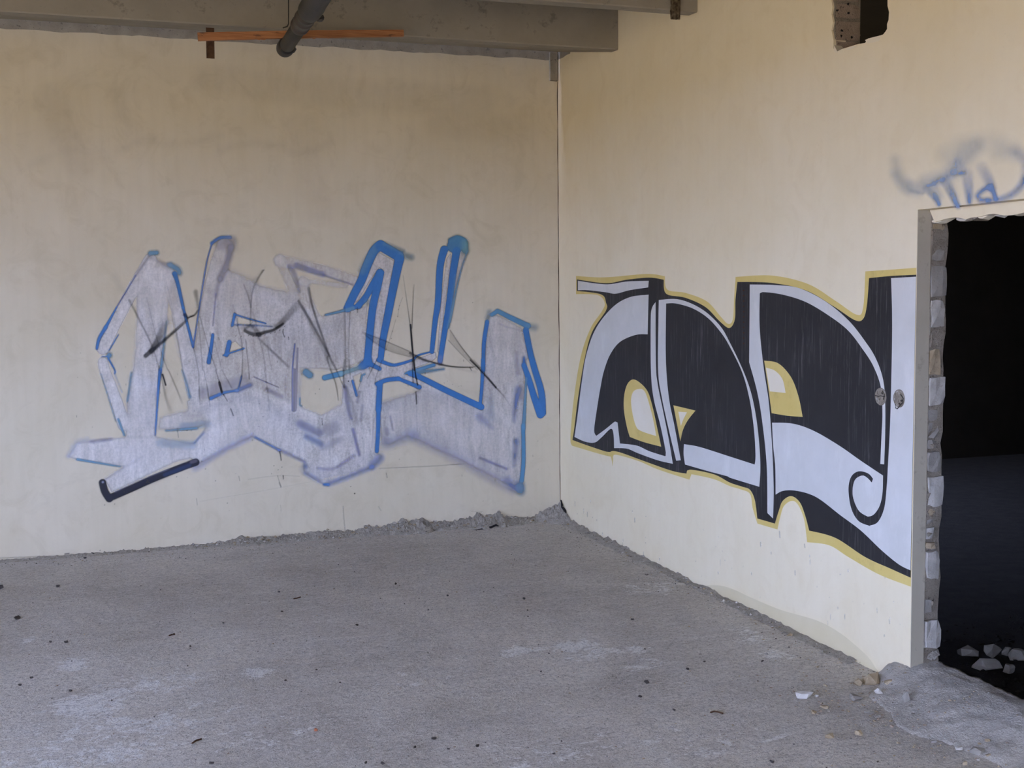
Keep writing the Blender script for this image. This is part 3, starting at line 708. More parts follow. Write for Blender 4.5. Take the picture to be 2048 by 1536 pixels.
SIL = ['A130,113* A330,138 A480,118 A636,113* A632,160* A500,180 A400,205 A330,195 A200,180 A130,180*',
 'A635,212* A628,495* A540,500 A430,550 A360,640 A315,760 A290,880 A270,1000 A248,1150 A248,1200 A262,1220* A330,1170 A395,1118 A413,1125* A430,1275* A550,1290 A640,1330 A750,1365* A758,1340 A720,1150 A670,950 A652,760 A650,400 A658,310 A685,265* A687,700 A700,850 A740,1050 A780,1250 A808,1420* A700,1395 A560,1345 A480,1312 A388,1308* A384,1210 A365,1170 A300,1230 A250,1268 A180,1262 A105,1228* A130,1050 A155,850 A190,640 A260,450 A380,300 A500,230',
 'A708,250* A705,400 A703,760 A730,950 A780,1180 A832,1398* A865,1395* A820,1150 A785,980 A765,800 A757,600 A760,275* A830,275 A950,310 A1060,380 A1150,480 B0,385 B60,510 B95,640 B115,780 B122,900 B118,943* B0,905 A1000,1300 A888,1280* A885,1350 A895,1425* A1050,1470 A1200,1510 B0,1005 B140,1048* B145,960 B140,850 B125,720 B100,600 B60,490 B0,365 A1150,440 A1050,340 A940,275 A830,243',
 'B95,92* B92,460* B130,600 B155,750 B175,950 B178,1172* B205,1198* B208,1050 B200,850 B185,650 B160,480 B142,300 B142,140* B155,128 B250,140 B360,175 B470,240 B560,310 B630,400 B680,480 B715,580 B722,700 B718,800 B712,940* B730,942* B735,800 B735,650 B725,540 B690,440 B640,360 B560,260 B450,170 B330,110 B220,95',
 'B763,62* B895,55* B855,1443* B800,1415 B720,1350 B620,1255 B520,1180 B430,1110 B370,1080 B300,1065 B250,1068 B217,1085* B215,950 B205,850 B200,745* B300,750 B400,785 B520,855 B620,925 B725,995* B722,1080 B708,1140 B680,1180 B650,1190* B660,1232* B700,1215 B730,1150 B742,1050 B748,950 B760,700 B768,300']
SL = ['short silver bar at the top left', 'silver arch with a zigzag foot', 'thin silver frame of the second arch', 'thin silver frame of the third arch', 'broad silver panel beside the doorway']
for s, lb in zip(SIL, SL): layer('silver_shape', s, .0018, m_silver, g, lb)
layer('black_hook', 'B655,1190* B610,1160 B582,1090 B590,1020 B625,995 B650,1005 B672,1028* B678,1010* B655,985 B610,975 B575,1000 B562,1060 B575,1150 B610,1210 B665,1234*', .0022, m_blackp, g)
layer('gold_patch', 'A540,820 A490,840 A462,920 A458,1030 A478,1150 A500,1228* A600,1265 A725,1298* A700,1180 A660,1000 A620,890', .0018, m_gold, g)
layer('cream_patch', 'A575,885 A530,900 A510,960 A520,1060 A545,1150 A580,1185 A690,1222* A665,1090 A630,960 A605,900', .0023, m_cream, g)
layer('gold_patch', 'A812,1002* A970,1040* A915,1110 A880,1180 A862,1260* A840,1150', .0018, m_gold, g)
layer('cream_patch', 'A848,1048* A910,1052* A885,1100 A866,1150*', .0023, m_cream, g)
layer('gold_patch', 'B163,452* B230,465 B290,530 B325,620 B345,718* B270,712 B198,700* B185,600', .0018, m_gold, g)
layer('cream_patch', 'B172,485* B215,500 B250,540 B265,605* B190,597*', .0023, m_cream, g)
layer('paint_drip', 'A362,1360* A380,1365* A381,1400 A374,1440* A372,1400', .0018, m_gold, g)
for i in range(11): y = 120+i*25; layer('paint_dot', 'B%d,%d B%d,%d B%d,%d B%d,%d' % (61, y, 66, y-4, 71, y, 66, y+5), .0018, m_rust, g)
pt = layer('wall_patch', 'P1408,1172 P1440,1171 P1470,1180 P1500,1194 P1560,1219 P1634,1241 P1679,1265 P1714,1293 P1738,1316 P1752,1337* P1763,1348* P1643,1292* P1500,1222* P1412,1180*', .0006, m_patch, wall_right, 'dull beige patched strip at the foot of the side wall')

# ------------------------------------------------------------------ sprayed paint: soft strokes rasterised per vertex on the wall plane
FR2 = {'a': (120, 460, 5.486), 'b': (380, 460, 5.486), 'c': (120, 740, 5.486), 'd': (380, 740, 5.486), 'e': (560, 460, 5.486), 'f': (580, 720, 5.486), 'g': (820, 720, 5.486), 'h': (820, 460, 5.486), 't': (1740, 240, 5.909), 'P': (0, 0, 1)}
def pp(s):
    out = []
    for w_ in s.split():
        f = FR2[w_[0]]; x, y = w_[1:].split(','); out.append((f[0]+float(x)/f[2], f[1]+float(y)/f[2]))
    return np.array(out)
class Spray:
    def __init__(s, axis, box, step):
        """box in traced picture coordinates; the grid itself is regular on the wall in metres"""
        cs = [hit(x, y, axis, 0) for x in (box[0], box[2]) for y in (box[1], box[3])]
        k = 0 if axis == 'Y' else 1
        us = [c[k] for c in cs]; zs = [c.z for c in cs]
        s.axis = axis; s.u = np.arange(min(us), max(us), step); s.z = np.arange(min(zs), max(zs), step)
        U, Z = np.meshgrid(s.u, s.z); s.U, s.Z = U, Z
        P = np.stack([U, np.zeros_like(U), Z], -1) if axis == 'Y' else np.stack([np.zeros_like(U), U, Z], -1)
        D = P-np.array(CAM); w_ = D@np.array(fwd)
        s.X = 1024+F_PX*(D@np.array(rt))/w_; s.Y = 768-F_PX*(D@np.array(up))/w_
        s.col = np.zeros(U.shape+(3,)); s.a = np.zeros(U.shape)
        r_ = np.random.default_rng(3); s.n1 = s._noise(r_, 6); s.n2 = s._noise(r_, 22)
    def _noise(s, r_, cells):
        """smooth value noise over the grid, streaky"""
        out = np.zeros(s.X.shape)
        for o in range(3):
            c = cells*2**o; G = r_.random((c*2+3, c*3+3))
            fx = (s.X-s.X.min())/(np.ptp(s.X)+1e-6)*c*3; fy = (s.Y-s.Y.min())/(np.ptp(s.Y)+1e-6)*c*2
            ix, iy = fx.astype(int), fy.astype(int); tx, ty = fx-ix, fy-iy; tx = tx*tx*(3-2*tx); ty = ty*ty*(3-2*ty)
            out += ((G[iy, ix]*(1-tx)+G[iy, ix+1]*tx)*(1-ty)+(G[iy+1, ix]*(1-tx)+G[iy+1, ix+1]*tx)*ty)*.5**o
        return out/1.75
    def over(s, sl, a, c):
        A = s.a[sl]; Cc = s.col[sl]
        na = a+A*(1-a); s.col[sl] = np.where(na[..., None] > 1e-4, (np.array(c)*a[..., None]+Cc*(A*(1-a))[..., None])/np.maximum(na, 1e-4)[..., None], np.array(c)); s.a[sl] = na
    def win(s, pts, m):
        x0, y0 = pts.min(0)-m; x1, y1 = pts.max(0)+m
        b = (s.X >= x0) & (s.X <= x1) & (s.Y >= y0) & (s.Y <= y1)
        r = np.where(b.any(1))[0]; c = np.where(b.any(0))[0]
        if len(r) == 0 or len(c) == 0: return None
        return (slice(r[0], r[-1]+1), slice(c[0], c[-1]+1))
    def stroke(s, st, w_, c, a=1., soft=1.5, n=0):
        pts = pp(st); k = len(pts); W_ = np.linspace(w_[0], w_[1], k) if isinstance(w_, (tuple, list)) else np.full(k, float(w_))
        AA = np.linspace(a[0], a[1], k) if isinstance(a, (tuple, list)) else np.full(k, float(a))
        if k == 1: pts = np.vstack([pts, pts+.01]); W_ = np.repeat(W_, 2); AA = np.repeat(AA, 2); k = 2
        if k > 2:                                   # smooth gentle bends a little
            q = [pts[0]]; wq = [W_[0]]; aq = [AA[0]]
            for i in range(k-1):
                p0, p1, p2, p3 = pts[max(0, i-1)], pts[i], pts[i+1], pts[min(k-1, i+2)]
                ang = lambda u, v: np.dot(u, v)/(np.linalg.norm(u)*np.linalg.norm(v)+1e-9)
                if ang(p1-p0, p2-p1) < .7 and i > 0: p0 = p1
                if i < k-2 and ang(p2-p1, p3-p2) < .7: p3 = p2
                for j in range(1, 6):
                    t = j/5; q.append(.5*(2*p1+(-p0+p2)*t+(2*p0-5*p1+4*p2-p3)*t*t+(-p0+3*p1-3*p2+p3)*t**3)); wq.append(W_[i]+(W_[i+1]-W_[i])*t); aq.append(AA[i]+(AA[i+1]-AA[i])*t)
            pts, W_, AA = np.array(q), np.array(wq), np.array(aq)
        sl = s.win(pts, W_.max()+soft*2.2+1)
        if sl is None: return
        X, Y = s.X[sl], s.Y[sl]; best = np.zeros(X.shape)
        for i in range(len(pts)-1):
            ax_, ay = pts[i]; bx, by = pts[i+1]; dx, dy = bx-ax_, by-ay; L2 = dx*dx+dy*dy+1e-9
            t = np.clip(((X-ax_)*dx+(Y-ay)*dy)/L2, 0, 1); d = np.hypot(X-ax_-t*dx, Y-ay-t*dy)
            ww = W_[i]+(W_[i+1]-W_[i])*t; q = np.clip((ww+soft-d)/(2*soft), 0, 1); q = q*q*(3-2*q)*(AA[i]+(AA[i+1]-AA[i])*t)
            best = np.maximum(best, q)
        if n: best = best*np.clip(1-n+n*2*s.n2[sl], 0, 1.2)
        s.over(sl, np.clip(best, 0, 1), c)
    def _sd(s, pts, sl):
        X, Y = s.X[sl], s.Y[sl]; d = np.full(X.shape, 1e9); ins = np.zeros(X.shape, bool); n = len(pts)
        for i in range(n):
            ax_, ay = pts[i]; bx, by = pts[(i+1) % n]; dx, dy = bx-ax_, by-ay
            t = np.clip(((X-ax_)*dx+(Y-ay)*dy)/(dx*dx+dy*dy+1e-9), 0, 1); d = np.minimum(d, np.hypot(X-ax_-t*dx, Y-ay-t*dy))
            c = (ay > Y) != (by > Y); xx = ax_+(Y-ay)*dx/(dy if abs(dy) > 1e-9 else 1e-9); ins ^= c & (X < xx)
        return np.where(ins, d, -d)
    def poly(s, st, c, a=1., soft=2., n=0):
        soft *= 1.5 if soft > 2.5 else 1; pts = pp(st); sl = s.win(pts, soft+2)
        q = np.clip((s._sd(pts, sl)+soft)/(2*soft), 0, 1); q = q*q*(3-2*q)*a
        if n: q = q*np.clip(1-n+n*2*s.n1[sl], 0, 1.15)
        s.over(sl, np.clip(q, 0, 1), c)
    def cut(s, st, k=1., soft=2.):
        pts = pp(st); sl = s.win(pts, soft+2); q = np.clip((s._sd(pts, sl)+soft)/(2*soft), 0, 1)*k; s.a[sl] *= 1-q
    def build(s, name, mat, parent, off, ulim=None, thr=.015):
        ny, nx = s.a.shape; keep = s.a > thr
        cell = keep[:-1, :-1] | keep[1:, :-1] | keep[:-1, 1:] | keep[1:, 1:]
        if ulim: cell &= (s.U[:-1, :-1] > ulim[0]) & (s.U[1:, 1:] < ulim[1])
        J, I = np.where(cell); idx = np.stack([J*nx+I, J*nx+I+1, (J+1)*nx+I+1, (J+1)*nx+I], -1)
        if s.axis == 'X': idx = idx[:, ::-1]
        used, inv = np.unique(idx, return_inverse=True); inv = inv.reshape(idx.shape)
        U, Z = s.U.ravel()[used], s.Z.ravel()[used]; O = np.full(U.shape, -off)
        co = np.stack([U, O, Z], -1) if s.axis == 'Y' else np.stack([O, U, Z], -1)
        me = bpy.data.meshes.new(name); me.vertices.add(len(used)); me.vertices.foreach_set('co', co.ravel().astype(np.float32))
        nf = len(inv); me.loops.add(nf*4); me.loops.foreach_set('vertex_index', inv.ravel().astype(np.int32))
        me.polygons.add(nf); me.polygons.foreach_set('loop_start', np.arange(0, nf*4, 4, dtype=np.int32)); me.polygons.foreach_set('loop_total', np.full(nf, 4, np.int32))
        me.update(calc_edges=True)
        at = me.color_attributes.new('paint', 'FLOAT_COLOR', 'POINT')
        rgba = np.concatenate([s.col.reshape(-1, 3)[used], np.clip(s.a.ravel()[used], 0, 1)[:, None]], 1); at.data.foreach_set('color', rgba.ravel().astype(np.float32))
        o = bpy.data.objects.new(name, me); C.objects.link(o); me.materials.append(mat); o.parent = parent
        return o
gl = empty('graffiti'); tag(gl, 'unfinished pale silver and blue lettering graffiti on the end wall', 'graffiti')
BOX = (125, 460, 1100, 1012)
LAV = (.76, .71, .63); LGR = (.70, .645, .56); GRY = (.45, .42, .385); VIO = (.27, .28, .42)
S = Spray('Y', BOX, .0045)
# letter bodies
S.poly('c90,950 c180,800 c700,740 c1050,735 c1480,810 d150,680 d420,560 d300,900 c1500,960 c1300,990 c900,1180 c570,1340 c490,1200 c700,1060 c180,980', LAV, .85, 3.5, .12)
S.stroke('a990,330 a720,800 a470,1300', (13, 12), LAV, .85, 2, .2)
S.stroke('a470,1450 c500,30 c600,290 c700,600', (10, 12), LAV, .85, 2.5, .2)
S.poly('a850,850 a830,1300 c785,100 c740,380 c720,740 c1040,740 c1055,500 c1080,100 a1120,1450 a1170,1050 a1190,700 a1240,480 a1100,400 a960,430 a850,600', LAV, .8, 4, .25)
S.stroke('a1200,480 a1280,850 a1370,1200 a1420,1500 c1450,100 c1480,400', (12, 15), LGR, .72, 3, .25)
S.poly('a1150,1000 a1240,1150 a1340,1500 c1400,300 c1530,360 a1536,1400 a1400,1250 a1320,850', LAV, .4, 4)
S.stroke('b380,180 b290,450 b200,900 b150,1300 b120,1500 d130,300', (17, 17), LGR, .72, 4, .2)
S.poly('b380,430 b560,500 b780,620 b1150,700 b1250,780 e220,700 e330,900 e420,960 e700,880 e960,830 e930,1440 f500,110 f120,90 f120,560 d1100,420 d660,200 d200,320 c1420,430 c1090,530 c1080,650 c1500,640 d200,560 d400,400 d120,150 b60,1350 b150,1300 b290,700', LGR, .74, 4, .25)
S.poly('d100,380 d620,170 d1100,380 f120,520 f340,600 f560,490 f600,100 f860,60 f960,240 f940,1010 f1000,1060 f900,1170 f560,1310 f380,1370 f170,1240 f160,1140 d1260,1010 d680,730 d360,880 d50,1050 d0,850 d150,690 d180,560', LAV, .78, 4, .2)
S.stroke('e0,330 e300,400 e600,480 e830,565', 11, LGR, .62, 4, .2); S.stroke('e250,560 e500,590 e720,620', 6, LGR, .5, 4)
S.stroke('b980,330 b1100,600 b1200,780 b1330,1100', (11, 9), LGR, .55, 5); S.stroke('e250,560 e300,750 e400,950', 10, LGR, .6, 4)
S.poly('f590,100 f680,90 f740,380 f800,200 f990,30 f960,260 f930,600 f760,640 f640,400', LGR, .75, 4)
S.poly('e1075,240 e1255,340 e1210,640 e1070,1440 e980,1440 e1040,900 e1130,440 e1090,410 e980,560 e870,750 e840,790 e800,790 e900,560', LGR, .85, 1.5)
S.poly('f870,0 f960,0 f1100,70 f1340,10 h280,1340 h290,1400 h240,1440 h0,1536 f1260,150 f1440,220 g800,560 g820,700 f1500,350 f1400,300 f1190,205 f960,250 f900,100', LGR, .85, 2)
S.poly('h440,260 h400,320 h340,800 h300,1330 h340,1400 h370,900 h430,500 h450,270', LGR, .8, 1.5); S.stroke('h600,240 h520,500 h470,800', (9, 2), LGR, .5, 3)
S.poly('h880,940 h960,930 h1230,1080 h1300,1400 g1260,0 g1260,500 g1215,1300 g1200,1420 g1020,1340 g600,1120 g0,840 f1280,830 f1090,920 f1010,920 f985,560 f1000,490 f1400,350 f1480,290 g150,240 g790,560 g815,200 h830,1300 h850,1000', LGR, .82, 4, .15)
S.poly('a950,345 a1070,330 a1250,440 a1220,620 a880,620', LAV, .7, 4)
# overlapping darker passes
S.stroke('f1000,520 f1250,440 f1450,400 g100,350 g400,440 g900,640', 11, GRY, .45, 6, .4); S.stroke('f1040,520 f1050,700 f1060,880', 9, GRY, .4, 6, .3)
S.stroke('f1080,890 f1340,790 g150,760 g500,960 g1000,1190', 10, GRY, .35, 8, .3)
S.stroke('h900,1050 h870,1400 g870,300 g860,560', 10, GRY, .35, 5, .3); S.stroke('h1200,1150 h1200,1500 g1200,500 g1200,1100', 7, GRY, .4, 4, .5)
S.stroke('d100,450 d450,340 d680,310 d900,420 d1200,560 f350,760 f560,640', 9, GRY, .42, 7, .4); S.stroke('d900,520 d1300,700 f360,900 f560,780', 12, GRY, .3, 8, .4)
S.stroke('f180,1200 f380,1290 f700,1170 f950,1060', 12, GRY, .35, 7, .5); S.stroke('f620,250 f660,560 f720,900', 9, GRY, .38, 5, .3); S.stroke('f830,200 f760,420 f780,620', 9, GRY, .35, 7, .3)
S.stroke('b450,480 b700,600 b1150,760 e200,850', 10, GRY, .22, 10, .5); S.stroke('b900,1200 e100,1200 e500,1080 e700,1000', 14, GRY, .4, 8, .5); S.stroke('b900,1330 e200,1330 e640,1330', 14, GRY, .3, 10, .5)
S.stroke('b350,650 b320,900 b290,1200', 9, GRY, .22, 8, .3); S.stroke('a900,600 a900,850 a1000,1200', 9, GRY, .2, 8, .3); S.stroke('c780,300 c760,480', 10, GRY, .25, 9); S.stroke('c990,180 c980,600', 8, GRY, .3, 6, .3)
S.stroke('b40,1150 b90,1500', 9, GRY, .2, 6); S.stroke('d150,240 d540,130', 12, GRY, .3, 5, .3); S.stroke('e650,1000 e640,1400', 9, GRY, .3, 8, .4)
S.stroke('b700,700 b1100,830 e100,900', 8, (.64, .61, .57), .4, 10, .4); S.stroke('c820,100 c1030,180', 12, (.68, .66, .63), .4, 8); S.poly('b1100,900 b1350,860 b1280,1150 b1000,1180', (.64, .61, .57), .4, 5)
# bare wall left between the letters
for st in ('b520,950 b690,1000 b650,1050 b525,1030', 'b455,1240 b500,1225 b570,1300 b430,1335', 'f140,170 f220,200 f360,210 f580,160 f545,470 f350,590 f200,530 f110,480', 'f690,180 f780,140 f780,220 f735,350', 'b960,395 b1050,640 b790,600 b760,550 b850,440', 'e340,590 e690,640 e780,640 e700,830 e440,930 e400,860',
           'b10,1000 b80,960 b60,1150 b25,1240', 'a1180,1060 a1230,1150 a1330,1500 c1330,100 c1420,330 c1180,400 c1100,250 c1120,0 a1160,1400', 'f1010,300 f1190,230 f1330,300 f1180,370 f1000,440'):
    S.cut(st, .92, 2)
S.build('silver_fill', m_spray, gl, .0006)['label'] = 'streaky pale silver letter bodies'

BLU = (.05, .185, .41); LBL = (.10, .26, .47); SKY = (.20, .38, .50)
Bq = Spray('Y', BOX, .0036)
def B_(st, w_, a=.9, soft=1.3, c=BLU, n=0):
    if c[2] > .41: c = (c[0]*1.15+.02, c[1]+.02, c[2]*.78)
    Bq.stroke(st, w_, c, a, soft*1.35, n)
# left letters
B_('a990,255 a1060,250', 5, .8, 3, LBL); B_('a980,285 a830,500', 2.5, .45, 2.5, VIO); B_('a830,500 a620,850', 1.3, .75, 1.2, (.10, .16, .45)); B_('a620,850 a500,1070', (1.5, 3.5), .85, 1.3); B_('a500,1070 a430,1190 a405,1300', (4, 3), .85, 1.6)
B_('a540,1375', 6, .75, 3, LBL); B_('a460,1388 a530,1390', 1.3, .8); B_('a530,1410 a600,1536 c600,40', (2.2, 1.2), .8); B_('c600,40 c680,240', 1.2, .4, 2); B_('a640,1150 a540,1320', 1.4, .75); B_('c450,40 c530,300 c610,560', 1.3, .55, 1.4, LBL); B_('c640,540 c705,715', 2.4, .75, 1.5, LBL)
B_('c785,30 c740,340', 2.2, .6, 1.6, LBL); B_('a1170,1000 a1140,1250 a1110,1500', (1, 4), .6, 2, LBL); B_('c1100,0 c1080,200 c1045,715', (4, 1.3), .8, 1.4)
B_('a1130,370 a1210,380', 4, .45, 3, VIO); B_('a1000,300 a1100,350', 3, .3, 4, VIO); B_('a1210,385 a1290,430 a1310,470', 6, .7, 3.5, LBL); B_('a1255,480 a1290,580 a1350,850', (5, 3), .85, 1.5); B_('a1350,850 a1460,1280', 2.8, .8); B_('c1340,0 c1390,150 c1425,300', (1.6, 3), .6, 2, LBL)
B_('c340,785 c560,760', 3.5, .45, 2, VIO, .4); B_('c190,980 c660,1060', (2.6, 1.5), .8, 1.4, LBL); B_('c1165,665 c1500,640', 2.5, .6, 1.8, LBL); B_('c1350,620 d190,590', 7, .3, 3, LBL); B_('c1100,800 c1450,820', 8, .28, 4, LBL, .3); B_('d50,800 d150,690', 1.6, .55, 1.5); B_('c500,1200 c900,950', 2, .2, 3, VIO)
B_('d60,1080 d360,890 d680,730', 6, .33, 4.5, (.16, .24, .62)); B_('d720,740 d980,880', 2.8, .65, 1.8, (.10, .20, .52)); B_('d980,880 d1250,1000', 3.5, .4, 3, (.14, .20, .52))
B_('c90,950 c180,800 c300,765', 4, .25, 4, (.3, .42, .75))
# second arm
B_('b240,145 b330,85 b440,80', 3.6, .75, 2, BLU); B_('b240,150 b180,370 b110,800 b40,1260', 1.8, .75, 1.1, (.07, .15, .42)); B_('b330,160 b460,130', 10, .3, 6, VIO); B_('b470,100 b480,200', 6, .25, 5, VIO); B_('b440,200 b420,330 b340,530', 7.5, .5, 3.5, VIO, .15); B_('b330,530 b280,720', 4, .35, 3, VIO)
B_('b285,700 b250,1050', 1.4, .45, 1.3, (.10, .12, .35)); B_('b250,1150 b230,1300 b205,1450', (3, 4.5), .85, 1.4); B_('b490,925 b462,1050', 2.8, .85); B_('b490,925 b650,975 b830,1025', 1.6, .8); B_('b480,1040 b700,1045 b900,1060', 1.5, .6); B_('b432,1230 b400,1370', 4.8, .8, 1.3); B_('b365,1375 b590,1300', 1.8, .8)
B_('d230,310 d370,250 d520,225', (4, 2.5), .75, 1.8); B_('d520,225 d660,165', 5, .6, 2.5, (.14, .22, .50)); B_('d565,70 d530,215', 1.4, .75, 1); B_('d150,250 d600,110', 10, .25, 5, VIO); B_('d840,210 d1000,290', 4, .5, 2.5, VIO, .3); B_('d700,75 d970,190', 1.1, .6, 1, (.1, .12, .3))
B_('b1150,1250 d1125,0 d1125,440', 1.6, .75, 1.2, (.10, .15, .45)); B_('b1180,1300 d1170,60 d1160,440', 1.6, .7, 1.2, VIO); B_('d1145,0 d1140,440', 4, .55, 1.6, VIO); B_('d1205,310 d1205,385 d1225,395', 1.5, .75, 1.2, LBL); B_('d1050,60 d1045,300', 1.2, .3, 1.5, VIO)
B_('f175,135 f215,165', 7.5, .8, 3, LBL); B_('f380,195 f560,150', 5.5, .9, 1.8, (.07, .27, .55)); B_('f560,150 f700,105 f800,70', 5, .65, 3, SKY); B_('f800,60 f860,30', 9, .75, 4, BLU)
B_('f110,700 f320,800', 7, .4, 3.5, (.14, .20, .52), .4); B_('f180,840 f340,920', 5, .5, 3.5, (.10, .22, .58)); B_('f360,960 f560,870', 6, .3, 4, VIO, .3); B_('f420,770 f480,740', 12, .28, 5, VIO)
B_('f170,1165', 5, .55, 3, (.10, .22, .55)); B_('f170,1240 f330,1325', 3.5, .4, 3, (.14, .24, .6)); B_('f375,1365 f420,1368', 3, .75, 2); B_('f430,1360 f560,1315 f900,1180', 5, .42, 3.5, (.12, .22, .58)); B_('f900,1160 f990,1080', 8, .45, 4, (.14, .24, .6)); B_('f300,1185 f480,1190 f700,1050', (2, 3.5), .42, 2.5, (.14, .14, .42), .3)
B_('f600,300 f640,520 f670,640', (4, 3), .4, 2.5, (.12, .12, .30)); B_('f690,760 f760,1040', 2.8, .55, 2, (.17, .19, .52)); B_('f685,230 f730,390', 2.6, .8, 1.3); B_('f820,155 f790,170 f775,230', 2.2, .7, 1.6, LBL); B_('f740,460 f760,350', 3, .4, 2, VIO); B_('f795,500 f780,660', 2, .4, 2, VIO); B_('f920,640 f900,960', 1, .4, 1.5, VIO)
# folded letter
B_('e1105,165 e1030,230 e960,380 e890,560 e820,690 e740,860', (9.5, 8), .95, 1.6); B_('e1060,170 e960,330 e900,450', 7, .5, 4, LBL); B_('e1100,170 e1200,230 e1300,290', 10, .95, 1.8); B_('e1150,150 e1350,230', 4, .5, 3, LBL); B_('e1330,270 e1440,300', 6, .5, 4, LBL)
B_('e1310,320 e1270,500 e1190,900 e1130,1200 e1105,1410', (9.5, 6), .95, 1.4); B_('e1100,470 e1070,620 e1010,900 e960,1430', (8, 7.5), .95, 1.5); B_('e1090,465 e1020,590 e950,720 e860,830', (6, 6.5), .95, 1.6); B_('e740,860 e870,835', 4.5, .9, 2); B_('e500,932 e700,885 e800,860', (2, 4), .85, 1.5, LBL); B_('e960,790', 6, .5, 4, LBL)
B_('e970,1430 e930,1470', 7, .7, 4, BLU); B_('f840,25 f980,95', 4.5, .9, 1.4); B_('e1080,1425 f1000,15 f1110,52 f1180,50 f1340,0 h90,1375 h240,1335', (4.5, 1.6), .9, 1.2)
# tall arm
B_('h520,120 h570,150', 11, .8, 5, (.07, .24, .44)); B_('h590,150 h600,230', 7, .6, 4, (.10, .28, .42)); B_('h480,175 h530,150', 14, .92, 2.5, (.05, .20, .46)); B_('h440,110 h520,85 h590,110', 5, .75, 2, (.06, .22, .45)); B_('h600,150 h610,210', 7, .55, 5, (.14, .34, .46)); B_('h375,215 h330,400 h305,800 h275,1000 h240,1335', (8, 4.5), .95, 1.2)
B_('h510,230 h470,480 h420,850 h330,1430', (8, 5), .95, 1.3); B_('h630,230 h570,400 h520,600 h460,900 h420,1070', (1.5, 3), .65, 1.6, LBL); B_('h500,500 h440,1000', 2.5, .4, 2, LBL); B_('h330,1400 h330,1460', 5, .6, 2, (.12, .20, .5))
B_('f1265,150 g0,130 g260,55', (2, 4), .85, 2.2, (.07, .25, .55)); B_('g60,140 g370,98', (5, 2.5), .65, 2.2, LBL); B_('g0,150 g90,180 g400,335 g780,515', (5, 6.5), .95, 1.2); B_('f955,262 f1060,220 f1190,205', 4.5, .92, 1.8); B_('f1190,205 f1300,250 f1420,298', (3.5, 4.5), .92, 1.3)
B_('f985,270 f970,540', 6, .92, 1.6); B_('f970,540 f965,800 f952,1000', (4.5, 4), .92, 1.2)
# last letter
B_('g800,0 g790,250 g770,500', (3.8, 3.2), .9, 1.3); B_('h845,1010 h810,1250 h805,1536', (4.5, 3.8), .9, 1.3); B_('h870,900 h850,970', 5, .45, 3.5, LBL); B_('h900,930 h960,888 h1100,960 h1290,1050', (4, 6), .88, 1.8, (.07, .25, .52)); B_('h1290,1060 h1370,1070', 6, .45, 5, LBL); B_('h970,1020 h1050,1060 h1230,1105', 1.3, .4, 1.5, VIO)
B_('h1270,1100 h1320,1350 h1370,1536 g1440,350 g1455,580', (6, 7), .92, 1.5); B_('g1250,60 g1300,200 g1360,400 g1430,600', (5, 7.5), .95, 1.3); B_('h1250,1400 g1250,60', (3, 5), .7, 2.5); B_('g1275,200 g1245,750', (2, 4), .85, 1.4, LBL); B_('g1240,720 g1245,1100 g1225,1320', (4, 4.5), .88, 1.5, (.07, .25, .52))
B_('h1170,1350 h1180,1500 g1180,150', 4, .4, 3, VIO, .6); B_('g1190,320 g1160,480 g1140,680', (7, 2), .55, 3, (.12, .20, .5), .4); B_('g1210,300 g1230,420', 5, .3, 3, VIO, .4); B_('g1160,890 g1140,1160', (6, 3), .5, 3, (.14, .22, .5), .4); B_('g1070,1320 g1140,1390 g1200,1400', 8, .45, 5, (.12, .2, .5)); B_('g1210,1370 g1215,1440', 9, .55, 4, LBL)
B_('g50,860 g300,980 g600,1130 g1000,1350 g1130,1420', 10, .26, 6, (.17, .21, .5)); B_('g770,1075 g1060,1195', 2.4, .5, 2, (.14, .16, .38)); B_('g760,630 g900,745', (8, 3), .35, 4, (.14, .2, .5)); B_('g880,430 g890,620', 5, .22, 4, LBL)
B_('f1055,760 f1065,810', 3.5, .5, 2.5, VIO); B_('f1040,930 f1200,880 f1340,820', 10, .28, 7, (.22, .3, .6)); B_('f1100,620 f1130,770', 1.8, .45, 1.5, VIO); B_('f990,820 f1060,900', 3, .3, 3, VIO); B_('e180,390 e300,430 e470,490', 5.5, .45, 2.5, (.16, .18, .36), .3); B_('e100,400 e160,480 e210,680', (5, 3), .4, 2.5, (.16, .18, .34)); B_('e470,490 e800,600', 1.6, .45, 1.5, (.14, .14, .3))
Bq.build('blue_outline', m_spray2, gl, .0011)['label'] = 'blue outline strokes'

K = Spray('Y', BOX, .0036)
BK = (.02, .019, .02); DG = (.10, .10, .11)
def K_(st, w_, a=.9, soft=1., c=BK, n=0): K.stroke(st, tuple(q*.85 for q in w_) if isinstance(w_, tuple) else w_*.85, c, a if isinstance(a, tuple) or a > .9 else a*.88, soft*1.15, n)
K_('c465,1235 c490,1330 c540,1410', (8.5, 9), .96, 1.2, (.025, .024, .03)); K_('c540,1405 c760,1310 c1100,1160 c1490,1010', (8, 8.5), .95, 1.2, (.022, .022, .032)); K_('c1150,1150 c1420,1045', 4.5, .65, 2, (.035, .06, .13)); K_('c600,1340 c900,1200 c1200,1085', 1.2, .5, 1, (.3, .28, .33), .5); K_('c470,1230', 2.5, .8, 1, (.5, .5, .58)); K_('c1440,1010 c1490,995', 4, .7, 1.5, (.16, .14, .16))
K.build('black_stroke', m_spray2, gl, .0016)['label'] = 'short thick black bent stroke at the lower left'
gk = empty('spray_scribble'); tag(gk, 'thin black misted spray lines and drips across the pale graffiti', 'graffiti')
K = Spray('Y', (140, 540, 1100, 1080), .0036)
